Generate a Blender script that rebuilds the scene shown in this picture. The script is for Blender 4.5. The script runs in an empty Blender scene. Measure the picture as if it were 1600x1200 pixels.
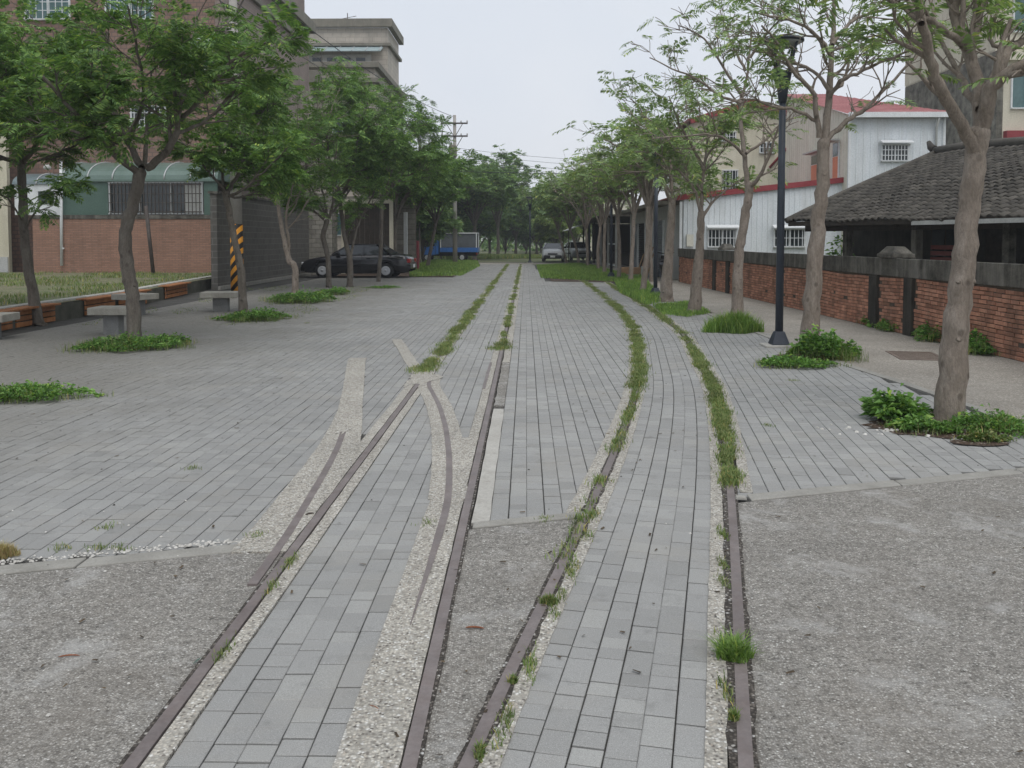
import bpy, math, random
import numpy as np
from mathutils import Vector
random.seed(11); np.random.seed(11)
SC = bpy.context.scene
COL = SC.collection
R = math.radians

# ---------------------------------------------------------------- camera
CAM_H, F, PX, PY, YAW = 1.54, 1400.0, 800.0, 445.0, math.atan(22/1400)
PITCH = math.atan(70/1400)
cd = bpy.data.cameras.new('camera'); cam = bpy.data.objects.new('camera', cd); COL.objects.link(cam)
cam.location = (0, 0, CAM_H); cam.rotation_euler = (math.pi/2-PITCH, 0, YAW)
cd.sensor_fit = 'HORIZONTAL'; cd.sensor_width = 36; cd.lens = 31.5; cd.shift_y = -155/1600
cd.clip_start = .05; cd.clip_end = 3000
SC.camera = cam

# ---------------------------------------------------------------- world, sun, exposure
W = bpy.data.worlds.new('World'); SC.world = W; W.use_nodes = True
wn = W.node_tree; wn.nodes.clear()
SUN_EL, SUN_ROT = R(62), R(200)
sky = wn.nodes.new('ShaderNodeTexSky'); sky.sky_type = 'NISHITA'; sky.sun_disc = False
sky.sun_elevation = SUN_EL; sky.sun_rotation = SUN_ROT
hs = wn.nodes.new('ShaderNodeHueSaturation'); hs.inputs['Saturation'].default_value = .55
sm = wn.nodes.new('ShaderNodeMixRGB'); sm.blend_type = 'MULTIPLY'; sm.inputs[0].default_value = 1; sm.inputs[2].default_value = (.1,.1,.1,1)
tc = wn.nodes.new('ShaderNodeTexCoord'); sp = wn.nodes.new('ShaderNodeSeparateXYZ')
rp = wn.nodes.new('ShaderNodeValToRGB')
rp.color_ramp.elements[0].position = 0; rp.color_ramp.elements[0].color = (.70,.715,.75,1)
rp.color_ramp.elements[1].position = .35; rp.color_ramp.elements[1].color = (.625,.675,.74,1)
cn = wn.nodes.new('ShaderNodeTexNoise'); cn.inputs['Scale'].default_value = 1.7; cn.inputs['Detail'].default_value = 4
cr = wn.nodes.new('ShaderNodeValToRGB')
cr.color_ramp.elements[0].position=.3; cr.color_ramp.elements[0].color=(.86,.9,.96,1)
cr.color_ramp.elements[1].position=.7; cr.color_ramp.elements[1].color=(1.1,1.07,1.04,1)
mc = wn.nodes.new('ShaderNodeMixRGB'); mc.blend_type='MULTIPLY'; mc.inputs[0].default_value=1
mx = wn.nodes.new('ShaderNodeMixRGB'); mx.inputs[0].default_value = .9
bg = wn.nodes.new('ShaderNodeBackground'); ow = wn.nodes.new('ShaderNodeOutputWorld')
L = wn.links.new
L(sky.outputs[0], hs.inputs['Color']); L(hs.outputs[0], sm.inputs[1])
L(tc.outputs['Generated'], sp.inputs[0]); L(sp.outputs['Z'], rp.inputs[0])
L(tc.outputs['Generated'], cn.inputs['Vector']); L(cn.outputs[0], cr.inputs[0])
L(rp.outputs[0], mc.inputs[1]); L(cr.outputs[0], mc.inputs[2])
L(sm.outputs[0], mx.inputs[1]); L(mc.outputs[0], mx.inputs[2]); L(mx.outputs[0], bg.inputs[0]); L(bg.outputs[0], ow.inputs[0])
bg.inputs[1].default_value = 1.0
sd = bpy.data.lights.new('sun','SUN'); sd.energy = 1.5; sd.angle = R(50); sd.color = (1,.97,.93)
so = bpy.data.objects.new('sun', sd); COL.objects.link(so); so.rotation_euler = (R(28), 0, R(20)); so.location = (0,0,40)
SC.view_settings.view_transform = 'Standard'; SC.view_settings.look = 'None'
SC.view_settings.exposure = .28; SC.view_settings.gamma = 1; SC.view_settings.use_curve_mapping = False
SC.render.engine = 'CYCLES'
try:
    SC.cycles.use_denoising = True; SC.cycles.denoiser = 'OPENIMAGEDENOISE'; SC.cycles.max_bounces = 7
    SC.cycles.transparent_max_bounces = 6; SC.cycles.use_adaptive_sampling = True; SC.cycles.adaptive_threshold = .02
except Exception: pass

# ---------------------------------------------------------------- pixel of the photograph (1600x1200) -> place in the world
_Fv = np.array([-math.sin(YAW)*math.cos(PITCH), math.cos(YAW)*math.cos(PITCH), -math.sin(PITCH)])
_Rv = np.array([math.cos(YAW), math.sin(YAW), 0]); _Uv = np.cross(_Rv, _Fv)
_C = np.array([0,0,CAM_H])
def ray(px, py): return _Fv + _Rv*(px-PX)/F + _Uv*(PY-py)/F
def g(px, py, z=0.0):
    d = ray(px, py); return _C + d*((z-CAM_H)/d[2])
def at(px, py, Y):
    d = ray(px, py); return _C + d*(Y/d[1])
def proj(P):
    P = np.asarray(P, float) - _C; w = P@_Fv
    return PX+F*(P@_Rv)/w, PY-F*(P@_Uv)/w, w

# ---------------------------------------------------------------- mesh helpers
class MB:
    def __init__(s): s.v=[]; s.f=[]; s.m=[]; s.sm=[]
    def add(s, vs, fs, mi=0, smooth=False):
        o=len(s.v); s.v.extend([tuple(map(float,p)) for p in vs])
        for f in fs: s.f.append(tuple(i+o for i in f)); s.m.append(mi); s.sm.append(smooth)
    def box(s,x0,x1,y0,y1,z0,z1,mi=0):
        s.add([(x0,y0,z0),(x1,y0,z0),(x1,y1,z0),(x0,y1,z0),(x0,y0,z1),(x1,y0,z1),(x1,y1,z1),(x0,y1,z1)],
              [(0,3,2,1),(4,5,6,7),(0,1,5,4),(1,2,6,5),(2,3,7,6),(3,0,4,7)],mi)
    def hexa(s,p,mi=0):
        s.add(p,[(0,3,2,1),(4,5,6,7),(0,1,5,4),(1,2,6,5),(2,3,7,6),(3,0,4,7)],mi)
    def bar(s,a,b,w,h=None,up=(0,0,1),mi=0):
        a=np.array(a,float);b=np.array(b,float);h=h or w
        d=b-a;d/=np.linalg.norm(d);u=np.array(up,float)
        if abs(d@u)>.95:u=np.array((1.,0,0))
        r=np.cross(d,u);r/=np.linalg.norm(r);u=np.cross(r,d)
        r=r*w/2;u=u*h/2
        s.hexa([a-r-u,a+r-u,b+r-u,b-r-u,a-r+u,a+r+u,b+r+u,b-r+u],mi)
    def tube(s,pts,rad,n=8,mi=0,cap=True,smooth=True,rnd=0):
        pts=[np.array(p,float) for p in pts]; k=len(pts)
        rad=[rad]*k if np.isscalar(rad) else rad
        vs=[];prev=None
        for i,p in enumerate(pts):
            d=pts[min(i+1,k-1)]-pts[max(i-1,0)]; d=d/(np.linalg.norm(d)+1e-9)
            if prev is None:
                a=np.array((1.,0,0)) if abs(d[0])<.8 else np.array((0,1.,0))
                r=np.cross(d,a)
            else: r=prev-d*(prev@d)
            r/=np.linalg.norm(r)+1e-9; prev=r; u=np.cross(d,r)
            for j in range(n):
                t=2*math.pi*j/n; q=rad[i]*(1+(random.uniform(-rnd,rnd) if rnd else 0))
                vs.append(p+r*math.cos(t)*q+u*math.sin(t)*q)
        fs=[]
        for i in range(k-1):
            for j in range(n):
                fs.append((i*n+j,i*n+(j+1)%n,(i+1)*n+(j+1)%n,(i+1)*n+j))
        s.add(vs,fs,mi,smooth)
        if cap:
            o=len(s.v)-k*n
            s.f.append(tuple(o+j for j in reversed(range(n)))); s.m.append(mi); s.sm.append(False)
            s.f.append(tuple(o+(k-1)*n+j for j in range(n))); s.m.append(mi); s.sm.append(False)
    def lathe(s,prof,c=(0,0,0),n=20,mi=0,axis='z',smooth=True):
        vs=[]
        for r,z in prof:
            for j in range(n):
                t=2*math.pi*j/n
                if axis=='z': vs.append((c[0]+r*math.cos(t),c[1]+r*math.sin(t),c[2]+z))
                else: vs.append((c[0]+r*math.cos(t),c[1]+z,c[2]+r*math.sin(t)))
        fs=[]
        for i in range(len(prof)-1):
            for j in range(n): fs.append((i*n+j,i*n+(j+1)%n,(i+1)*n+(j+1)%n,(i+1)*n+j))
        fs.append(tuple(reversed(range(n)))); fs.append(tuple((len(prof)-1)*n+j for j in range(n)))
        s.add(vs,fs,mi,smooth)
    def prism(s,poly,z0,z1,mi=0):
        n=len(poly); a=sum(poly[i][0]*poly[(i+1)%n][1]-poly[(i+1)%n][0]*poly[i][1] for i in range(n))
        if a<0: poly=poly[::-1]
        s.add([(p[0],p[1],z0) for p in poly]+[(p[0],p[1],z1) for p in poly],
              [tuple(reversed(range(n))),tuple(range(n,2*n))]+[(i,(i+1)%n,n+(i+1)%n,n+i) for i in range(n)],mi)
    def extr(s,poly,y0,y1,mi=0):      # outline in x,z pushed along y
        n=len(poly)
        s.add([(p[0],y0,p[1]) for p in poly]+[(p[0],y1,p[1]) for p in poly],
              [tuple(range(n)),tuple(reversed(range(n,2*n)))]+[((i+1)%n,i,n+i,n+(i+1)%n) for i in range(n)],mi)
    def quad(s,a,b,c,d,mi=0): s.add([a,b,c,d],[(0,1,2,3)],mi)
    def build(s,name,mat,parent=None,bevel=0,kind=None,label=None):
        me=bpy.data.meshes.new(name); me.from_pydata(s.v,[],s.f)
        mats=mat if isinstance(mat,(list,tuple)) else [mat]
        for m in mats: me.materials.append(m)
        me.polygons.foreach_set('material_index',s.m); me.polygons.foreach_set('use_smooth',s.sm); me.update()
        return link(name,me,parent,bevel,kind,label)
def link(name,me,parent=None,bevel=0,kind=None,label=None):
    o=bpy.data.objects.new(name,me); COL.objects.link(o)
    if parent is not None: o.parent=parent
    if bevel:
        b=o.modifiers.new('bevel','BEVEL'); b.width=bevel; b.segments=2; b.limit_method='ANGLE'; b.angle_limit=R(40)
    if kind: o['kind']=kind
    if label: o['label']=label
    return o
def arr_mesh(name,verts,quads,mat,smooth=False):
    verts=np.asarray(verts,np.float32); quads=np.asarray(quads,np.int32); k=quads.shape[1]
    me=bpy.data.meshes.new(name); me.vertices.add(len(verts)); me.vertices.foreach_set('co',verts.ravel())
    me.loops.add(quads.size); me.loops.foreach_set('vertex_index',quads.ravel())
    me.polygons.add(len(quads)); me.polygons.foreach_set('loop_start',np.arange(0,quads.size,k,dtype=np.int32))
    try: me.polygons.foreach_set('loop_total',np.full(len(quads),k,np.int32))
    except Exception: pass
    for m in (mat if isinstance(mat,(list,tuple)) else [mat]): me.materials.append(m)
    me.polygons.foreach_set('use_smooth',np.full(len(quads),bool(smooth)))
    me.update(calc_edges=True); me.validate(); return me
def thing(name,label,cat,loc=(0,0,0),rz=0,group=None):
    o=bpy.data.objects.new(name,None); COL.objects.link(o); o.empty_display_size=.1
    o.location=loc; o.rotation_euler=(0,0,rz); tag(o,label,cat,group); return o
def tag(o,label,cat,group=None):
    o['label']=label; o['category']=cat
    if group: o['group']=group
    return o
def kids(o): return [c for c in bpy.data.objects if c.parent is o]
def copy_tree(o,parent=None):
    c=o.copy(); COL.objects.link(c)
    if parent is not None: c.parent=parent
    for ch in list(o.children): copy_tree(ch,c)
    return c
def sub(parts_world, origin):   # world points -> points local to a thing standing at origin
    return [np.array(p)-np.array(origin) for p in parts_world]

# ---------------------------------------------------------------- materials
def S(r,gg,b):
    f=lambda c:(c/255/12.92 if c/255<=.04045 else ((c/255+.055)/1.055)**2.4)
    return (f(r),f(gg),f(b),1)
class NT:
    def __init__(s,name):
        s.mat=bpy.data.materials.new(name); s.mat.use_nodes=True; s.t=s.mat.node_tree; s.t.nodes.clear()
        s.out=s.n('ShaderNodeOutputMaterial'); s.b=s.n('ShaderNodeBsdfPrincipled'); s.l(s.b.outputs[0],s.out.inputs['Surface'])
    def n(s,ty,**k):
        x=s.t.nodes.new(ty)
        for a,b in k.items(): setattr(x,a,b)
        return x
    def l(s,a,b): s.t.links.new(a,b)
    def pos(s): return s.n('ShaderNodeNewGeometry').outputs['Position']
    def obj(s):
        t=s.n('ShaderNodeTexCoord').outputs['Object']; i=s.n('ShaderNodeObjectInfo')
        a=s.n('ShaderNodeVectorMath',operation='ADD'); m=s.n('ShaderNodeVectorMath',operation='SCALE')
        m.inputs[0].default_value=(37,51,23); s.l(i.outputs['Random'],m.inputs['Scale']); s.l(t,a.inputs[0]); s.l(m.outputs[0],a.inputs[1]); return a.outputs[0]
    def noise(s,vec,scale,detail=5,rough=.6,dist=0):
        x=s.n('ShaderNodeTexNoise'); x.inputs['Scale'].default_value=scale; x.inputs['Detail'].default_value=detail
        x.inputs['Roughness'].default_value=rough; x.inputs['Distortion'].default_value=dist; s.l(vec,x.inputs['Vector']); return x.outputs[0]
    def vor(s,vec,scale,feat='F1'):
        x=s.n('ShaderNodeTexVoronoi',feature=feat); x.inputs['Scale'].default_value=scale; s.l(vec,x.inputs['Vector']); return x
    def ramp(s,fac,stops,interp='LINEAR'):
        x=s.n('ShaderNodeValToRGB'); c=x.color_ramp; c.interpolation=interp
        while len(c.elements)<len(stops): c.elements.new(.5)
        for e,(p,col) in zip(c.elements,stops): e.position=p; e.color=col if len(col)==4 else (*col,1)
        s.l(fac,x.inputs[0]); return x.outputs[0]
    def mix(s,fac,a,b,mode='MIX'):
        x=s.n('ShaderNodeMixRGB',blend_type=mode)
        for i,v in ((0,fac),(1,a),(2,b)):
            if hasattr(v,'is_linked') or hasattr(v,'links'): s.l(v,x.inputs[i])
            else: x.inputs[i].default_value=v
        return x.outputs[0]
    def math(s,op,a,b=0,c=None):
        x=s.n('ShaderNodeMath',operation=op)
        for i,v in ((0,a),(1,b),(2,c)):
            if v is None: continue
            if hasattr(v,'links'): s.l(v,x.inputs[i])
            else: x.inputs[i].default_value=v
        return x.outputs[0]
    def scale(s,vec,sc):
        x=s.n('ShaderNodeVectorMath',operation='MULTIPLY'); x.inputs[1].default_value=sc; s.l(vec,x.inputs[0]); return x.outputs[0]
    def rnd(s):   # one random number per piece, joined or single
        a=s.n('ShaderNodeNewGeometry').outputs['Random Per Island']; b=s.n('ShaderNodeObjectInfo').outputs['Random']
        return s.math('FRACT',s.math('ADD',a,b))
    def fin(s,col,rough=.85,bump=None,bs=.3,bd=.01,spec=.3,metal=0):
        if hasattr(col,'links'): s.l(col,s.b.inputs['Base Color'])
        else: s.b.inputs['Base Color'].default_value=col
        if hasattr(rough,'links'): s.l(rough,s.b.inputs['Roughness'])
        else: s.b.inputs['Roughness'].default_value=rough
        s.b.inputs['Specular IOR Level'].default_value=spec; s.b.inputs['Metallic'].default_value=metal
        if bump is not None:
            x=s.n('ShaderNodeBump'); x.inputs['Strength'].default_value=bs; x.inputs['Distance'].default_value=bd
            s.l(bump,x.inputs['Height']); s.l(x.outputs[0],s.b.inputs['Normal'])
        return s.mat
V4=lambda v:(v,v,v,1)
def plain(name,c1,c2,scale=3,rough=.8,bump=.25,bscale=60,vary=0,spec=.3,metal=0,coord='pos',streak=None,bd=.006):
    t=NT(name); p=t.pos() if coord=='pos' else t.obj()
    n=t.noise(p,scale,6,.65); col=t.ramp(n,[(.3,c1),(.7,c2)])
    f=t.noise(p,bscale,4,.6); col=t.mix(1,col,t.ramp(f,[(.25,V4(.82)),(.75,V4(1.12))]),'MULTIPLY')
    if streak:
        q=t.scale(p,(streak[1],streak[1],streak[1]*.12)); sn=t.noise(q,1,6,.7)
        col=t.mix(t.math('MULTIPLY',t.ramp(sn,[(.45,V4(0)),(.7,V4(1))]),streak[2]),col,streak[0])
    if vary: col=t.mix(1,col,t.ramp(t.rnd(),[(0,V4(1-vary)),(1,V4(1+vary))]),'MULTIPLY')
    return t.fin(col,rough,f if bump else None,bump,bd,spec,metal)
MAT={}
# paving blocks
def m_paver(name,dust):
    t=NT(name); p=t.pos(); r=t.rnd()
    col=t.ramp(r,[(0,S(141,140,137)),(.4,S(146,145,142)),(.75,S(149,148,145)),(.95,S(154,153,149)),(1,S(134,133,130))])
    big=t.noise(p,.55,5,.6); col=t.mix(1,col,t.ramp(big,[(.3,V4(.86)),(.7,V4(1.08))]),'MULTIPLY')
    fine=t.noise(p,260,3,.6); col=t.mix(1,col,t.ramp(fine,[(.3,V4(.76)),(.7,V4(1.2))]),'MULTIPLY')
    vv=t.vor(p,170); sp=t.ramp(vv.outputs['Distance'],[(.10,V4(1)),(.22,V4(0))])
    sc=t.n('ShaderNodeSeparateColor'); t.l(vv.outputs['Color'],sc.inputs[0]); pick=t.ramp(sc.outputs[0],[(.74,V4(0)),(.8,V4(1))])
    col=t.mix(t.math('MULTIPLY',t.math('MULTIPLY',sp,pick),.75),col,S(205,207,204))
    dn=t.noise(p,1.3,7,.7,.4); d=t.ramp(dn,[(.5,V4(0)),(.72,V4(1))]); col=t.mix(t.math('MULTIPLY',d,.5),col,S(150,145,136))
    st=t.noise(p,7,5,.6); col=t.mix(t.math('MULTIPLY',t.ramp(st,[(.58,V4(0)),(.72,V4(1))]),.4),col,S(104,103,100))
    if dust:  # trodden earth and leaf dust under the tree row
        sx=t.n('ShaderNodeSeparateXYZ'); t.l(p,sx.inputs[0])
        a=t.math('MULTIPLY_ADD',sx.outputs[0],-.36,-.95); b=t.noise(p,.9,6,.65)
        e=t.math('ADD',a,t.math('MULTIPLY_ADD',b,1.6,-.8)); e=t.ramp(e,[(0,V4(0)),(1,V4(1))])
        fn=t.noise(p,24,6,.75); col=t.mix(1,col,V4(.93),'MULTIPLY'); dc=t.ramp(fn,[(.3,S(96,93,87)),(.55,S(122,119,112)),(.75,S(140,136,128))])
        col=t.mix(t.math('MULTIPLY',e,.85),col,dc)
    return t.fin(col,.78,fine,.4,.002,.3)
MAT['paver']=m_paver('paving_block',False); MAT['paver_dusty']=m_paver('paving_block_dusty',True)
def m_aggr(name,ramp,scale,base,bs=.7,patch=None,pos_scale=None,dark=.86):
    t=NT(name); p=t.pos(); w=t.n('ShaderNodeVectorMath',operation='ADD'); nz=t.n('ShaderNodeTexNoise'); nz.inputs['Scale'].default_value=30; t.l(p,nz.inputs['Vector'])
    q=t.scale(nz.outputs['Color'],(.012,.012,.012)); t.l(p,w.inputs[0]); t.l(q,w.inputs[1]); p2=w.outputs[0]
    v=t.vor(p2,scale); sc=t.n('ShaderNodeSeparateColor'); t.l(v.outputs['Color'],sc.inputs[0])
    col=t.ramp(sc.outputs[0],ramp); e=t.ramp(v.outputs['Distance'],[(.28,V4(0)),(.62,V4(1))])
    col=t.mix(t.math('MULTIPLY',e,.8),col,base)
    big=t.noise(p,1.1,6,.65); col=t.mix(1,col,t.ramp(big,[(.3,V4(.84)),(.7,V4(1.1))]),'MULTIPLY'); md=t.noise(p,22,5,.75); col=t.mix(1,col,t.ramp(md,[(.3,V4(dark)),(.7,V4(2.0-dark))]),'MULTIPLY')
    if patch:
        pn=t.noise(p,patch[1],7,.72,.3); col=t.mix(t.math('MULTIPLY',t.ramp(pn,[(patch[2],V4(0)),(patch[2]+.16,V4(1))]),patch[3]),col,patch[0])
        pn=t.noise(p,patch[1]*.45,6,.7,.5); col=t.mix(t.math('MULTIPLY',t.ramp(pn,[(.5,V4(0)),(.7,V4(1))]),.4),col,patch[4])
    h=t.math('SUBTRACT',1.0,v.outputs['Distance'])
    return t.fin(col,.88,h,bs,.006,.25)
MAT['aggregate']=m_aggr('pebble_mortar',[(0,S(96,90,84)),(.14,S(132,126,117)),(.3,S(176,170,158)),(.55,S(200,194,182)),(.68,S(160,150,137)),(.8,S(218,216,210)),(.92,S(184,178,166)),(1,S(84,80,76))],92,S(148,144,136),.8)
MAT['road']=m_aggr('worn_concrete',[(0,S(88,85,81)),(.2,S(130,126,120)),(.5,S(154,150,144)),(.8,S(168,164,157)),(.95,S(186,182,175)),(1,S(212,210,204))],120,S(120,116,109),1.0,(S(174,172,168),2.6,.53,.75,S(122,115,106)),None,.68)
MAT['lane']=m_aggr('sandy_concrete',[(0,S(120,114,106)),(.4,S(152,146,137)),(.8,S(168,162,152)),(1,S(186,181,172))],60,S(130,124,115),.6,(S(172,167,158),.8,.55,.5,S(134,128,118)))
MAT['groove']=m_aggr('dirty_gravel',[(0,S(58,54,50)),(.4,S(88,82,76)),(.8,S(112,105,97)),(.95,S(170,165,158)),(1,S(190,188,184))],80,S(52,48,44),1.0)
MAT['bed']=plain('joint_sand',S(60,59,57),S(84,82,78),2,.95,.4,120)
MAT['soil']=m_aggr('soil',[(0,S(58,46,38)),(.5,S(86,70,58)),(.85,S(104,88,74)),(1,S(180,172,160))],50,S(60,48,40),1.0)
MAT['mortar']=plain('pale_mortar',S(158,154,146),S(188,185,178),6,.9,.4,50,streak=(S(120,114,106),3,.4))
MAT['kerb']=plain('kerb_concrete',S(134,131,124),S(156,153,146),5,.9,.5,90)
MAT['rail']=plain('rail_steel',S(104,96,94),S(126,117,114),4,.55,.06,60,spec=.4,streak=(S(84,62,50),9,.3))
MAT['base']=m_aggr('bare_ground',[(0,S(92,92,72)),(.5,S(120,116,96)),(1,S(140,134,114))],9,S(88,92,62),.6,(S(74,92,50),.3,.45,.8,S(90,96,62)))
MAT['grassbed']=m_aggr('weedy_sand',[(0,S(104,104,80)),(.5,S(134,126,106)),(1,S(160,150,130))],24,S(92,96,66),.8,(S(80,98,56),.7,.48,.8,S(118,106,84)))
# leaves and grass
def m_leaf(name,c0,c1,c2,tr=.28,sc=.8):
    t=NT(name); p=t.pos(); r=t.rnd(); n=t.noise(p,sc,3,.6)
    col=t.ramp(r,[(0,c0),(.5,c1),(.93,c2),(1,tuple(min(1,a*b) for a,b in zip(c2,(1.6,1.25,.9,1))))]); col=t.mix(1,col,t.ramp(n,[(.3,V4(.72)),(.7,V4(1.3))]),'MULTIPLY')
    t.fin(col,.62,spec=.35)
    tr_=t.n('ShaderNodeBsdfTranslucent'); cc=t.mix(1,col,(1.15,1.2,.65,1),'MULTIPLY'); t.l(cc,tr_.inputs[0])
    m=t.n('ShaderNodeMixShader'); m.inputs[0].default_value=tr; t.l(t.b.outputs[0],m.inputs[1]); t.l(tr_.outputs[0],m.inputs[2]); t.l(m.outputs[0],t.out.inputs['Surface'])
    return t.mat
MAT['leaf_l']=m_leaf('foliage_dense',S(74,104,56),S(98,132,68),S(132,162,86),.24)
MAT['leaf_r']=m_leaf('foliage_feathery',S(100,122,80),S(122,146,92),S(150,172,110))
MAT['leaf_b']=m_leaf('foliage_far',S(80,106,66),S(104,132,80),S(130,156,96))
MAT['leaf_y']=m_leaf('foliage_yellowish',S(84,100,48),S(104,124,58),S(128,146,74))
MAT['weed']=m_leaf('weed_leaves',S(74,106,54),S(98,138,66),S(128,164,86),.3,2)
MAT['grass']=m_leaf('grass_blades',S(88,108,58),S(108,130,70),S(146,146,100),.25,1.5)
MAT['lush']=m_leaf('lush_grass',S(90,122,58),S(114,146,70),S(146,172,96),.35,1.5)
def m_bark(name,a,b,c):
    t=NT(name); p=t.obj(); q=t.scale(p,(1,1,.35)); n=t.noise(q,9,7,.7,.4); f=t.noise(q,60,5,.65)
    col=t.ramp(n,[(.3,a),(.5,b),(.72,c)]); col=t.mix(1,col,t.ramp(f,[(.25,V4(.72)),(.75,V4(1.18))]),'MULTIPLY')
    k=t.vor(t.scale(p,(1,1,.8)),6); kd=t.ramp(k.outputs['Distance'],[(.1,V4(1)),(.2,V4(0))]); col=t.mix(t.math('MULTIPLY',kd,.5),col,S(58,50,44))
    return t.fin(col,.9,t.math('ADD',f,n),.8,.02,.2)
MAT['straw']=m_leaf('dry_straw',S(150,130,96),S(172,152,112),S(140,140,90),.25,1.5)
MAT['bark_r']=m_bark('bark_pale',S(112,102,92),S(136,125,114),S(158,148,138))
MAT['bark_l']=m_bark('bark_dark',S(84,77,70),S(106,99,91),S(126,120,111))
# masonry
MAT['brick']=plain('old_brick',S(164,114,92),S(188,138,114),4,.9,.5,70,vary=.3,streak=(S(80,70,60),2.2,.55))
MAT['brick_mortar']=plain('brick_mortar',S(70,62,54),S(104,92,80),6,.95,.5,60)
MAT['stained']=plain('stained_concrete',S(50,48,44),S(98,94,86),5,.95,.6,40,streak=(S(150,146,138),3,.5))
MAT['stained_wall']=plain('weathered_wall',S(66,63,58),S(146,142,130),2.6,.95,.6,14,streak=(S(54,52,48),2,.6))
MAT['crate']=plain('faded_crate',S(92,52,50),S(110,64,60),4,.9,.2,40)
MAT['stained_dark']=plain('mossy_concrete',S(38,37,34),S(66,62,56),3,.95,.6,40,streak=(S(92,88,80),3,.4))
def m_course(name,c,mort,bw,bh,ms,axis,vary=.12,rough=.75,gloss=.3,stain=None):
    t=NT(name); p=t.pos(); s=t.n('ShaderNodeSeparateXYZ'); t.l(p,s.inputs[0]); cb=t.n('ShaderNodeCombineXYZ')
    t.l(s.outputs[0 if axis=='x' else 1],cb.inputs[0]); t.l(s.outputs[2],cb.inputs[1])
    b=t.n('ShaderNodeTexBrick'); b.inputs['Scale'].default_value=1; b.inputs['Brick Width'].default_value=bw; b.inputs['Row Height'].default_value=bh
    b.inputs['Mortar Size'].default_value=ms; b.inputs['Mortar'].default_value=mort
    b.inputs['Color1'].default_value=tuple(x*(1-vary) for x in c[:3])+(1,); b.inputs['Color2'].default_value=tuple(x*(1+vary) for x in c[:3])+(1,)
    t.l(cb.outputs[0],b.inputs['Vector']); col=b.outputs['Color']
    n=t.noise(p,.7,6,.65); col=t.mix(1,col,t.ramp(n,[(.3,V4(.85)),(.7,V4(1.1))]),'MULTIPLY')
    q=t.scale(p,(2,2,.2)); sn=t.noise(q,1,6,.7); col=t.mix(t.math('MULTIPLY',t.ramp(sn,[(.5,V4(0)),(.75,V4(1))]),.3),col,stain or S(70,64,58))
    return t.fin(col,rough,t.math('SUBTRACT',1.0,b.outputs['Fac']),.5,.01,gloss)
MAT['tile_brown']=m_course('brown_tile',S(152,116,98),S(124,104,92),.23,.065,.008,'x')
MAT['tile_brown2']=m_course('brown_facade',S(134,108,96),S(112,96,88),.23,.16,.02,'x')
MAT['tile_pink']=m_course('greyish_facade',S(138,124,116),S(124,112,106),.3,.12,.008,'y',.06)
MAT['tile_pinkx']=m_course('greyish_facade_front',S(138,124,116),S(124,112,106),.3,.12,.008,'x',.06)
MAT['tile_beige']=m_course('beige_facade',S(186,178,166),S(168,160,150),.6,.3,.02,'x',.05)
MAT['tile_beigey']=m_course('beige_facade_side',S(180,172,160),S(164,156,146),.6,.3,.02,'y',.05)
MAT['cornice']=plain('cornice_grey',S(118,114,104),S(138,134,122),2,.85,.3,30,streak=(S(84,80,74),1.4,.5))
MAT['block_grey']=m_course('grey_block',S(98,95,90),S(120,117,112),.4,.2,.012,'y',.1)
MAT['block_greyx']=m_course('grey_block_front',S(98,95,90),S(120,117,112),.4,.2,.012,'x',.1)
MAT['stone_block']=plain('stone_block',S(124,120,112),S(150,146,136),3,.9,.5,40,vary=.15)
MAT['metal_white']=plain('white_sheet',S(206,211,214),S(222,226,228),1.2,.5,.08,20,spec=.4,streak=(S(170,168,160),1.6,.35))
MAT['metal_cream']=plain('cream_sheet',S(206,203,188),S(220,216,202),1.2,.55,.08,20,spec=.4,streak=(S(172,166,150),1.6,.35))
MAT['cream']=plain('cream_plaster',S(204,198,176),S(218,212,194),.8,.85,.2,20,streak=(S(150,140,116),1.2,.5))
MAT['beige']=plain('beige_plaster',S(198,190,172),S(212,206,188),.8,.85,.2,20,streak=(S(150,142,126),1.2,.4))
MAT['red_trim']=plain('red_trim',S(128,52,56),S(150,66,70),2,.6,.1,30)
MAT['red_roof']=plain('red_sheet_roof',S(142,80,80),S(172,112,110),1,.6,.1,25,streak=(S(196,150,146),1.2,.3))
MAT['roof_tile']=plain('old_roof_tile',S(60,57,53),S(94,89,82),2.2,.95,.6,50,vary=.22,streak=(S(112,108,98),2,.25))
MAT['orange']=plain('orange_panel',S(206,128,98),S(218,146,116),2,.6,.1,30)
MAT['white']=plain('white_paint',S(206,208,208),S(222,224,224),3,.5,.08,30,spec=.4)
MAT['offwhite']=plain('dull_white',S(168,168,164),S(188,188,184),3,.7,.15,30)
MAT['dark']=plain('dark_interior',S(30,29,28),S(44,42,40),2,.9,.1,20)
MAT['darkwood']=plain('dark_timber',S(48,43,38),S(70,62,54),6,.9,.3,50)
MAT['glass']=plain('window_glass',S(40,46,48),S(58,66,68),.5,.08,0,10,spec=.6)
MAT['glass_teal']=plain('teal_glass',S(70,98,98),S(92,120,120),.5,.15,0,10,spec=.6)
MAT['canopy_glass']=plain('canopy_glass',S(150,168,170),S(172,188,190),.8,.3,0,10,spec=.5)
MAT['green_sheet']=plain('green_panel',S(70,92,82),S(82,104,94),1.5,.5,.1,20,spec=.4)
MAT['green_roof']=plain('green_canopy',S(88,108,98),S(104,122,114),1.5,.35,.05,20,spec=.5)
MAT['blue_roof']=plain('blue_grey_canopy',S(92,106,108),S(110,122,124),1.5,.35,.05,20,spec=.5)
MAT['iron']=plain('iron_bars',S(60,54,50),S(86,78,72),5,.6,.2,40)
MAT['alu']=plain('aluminium',S(170,172,172),S(190,192,192),5,.4,.1,40,spec=.5)
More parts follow.
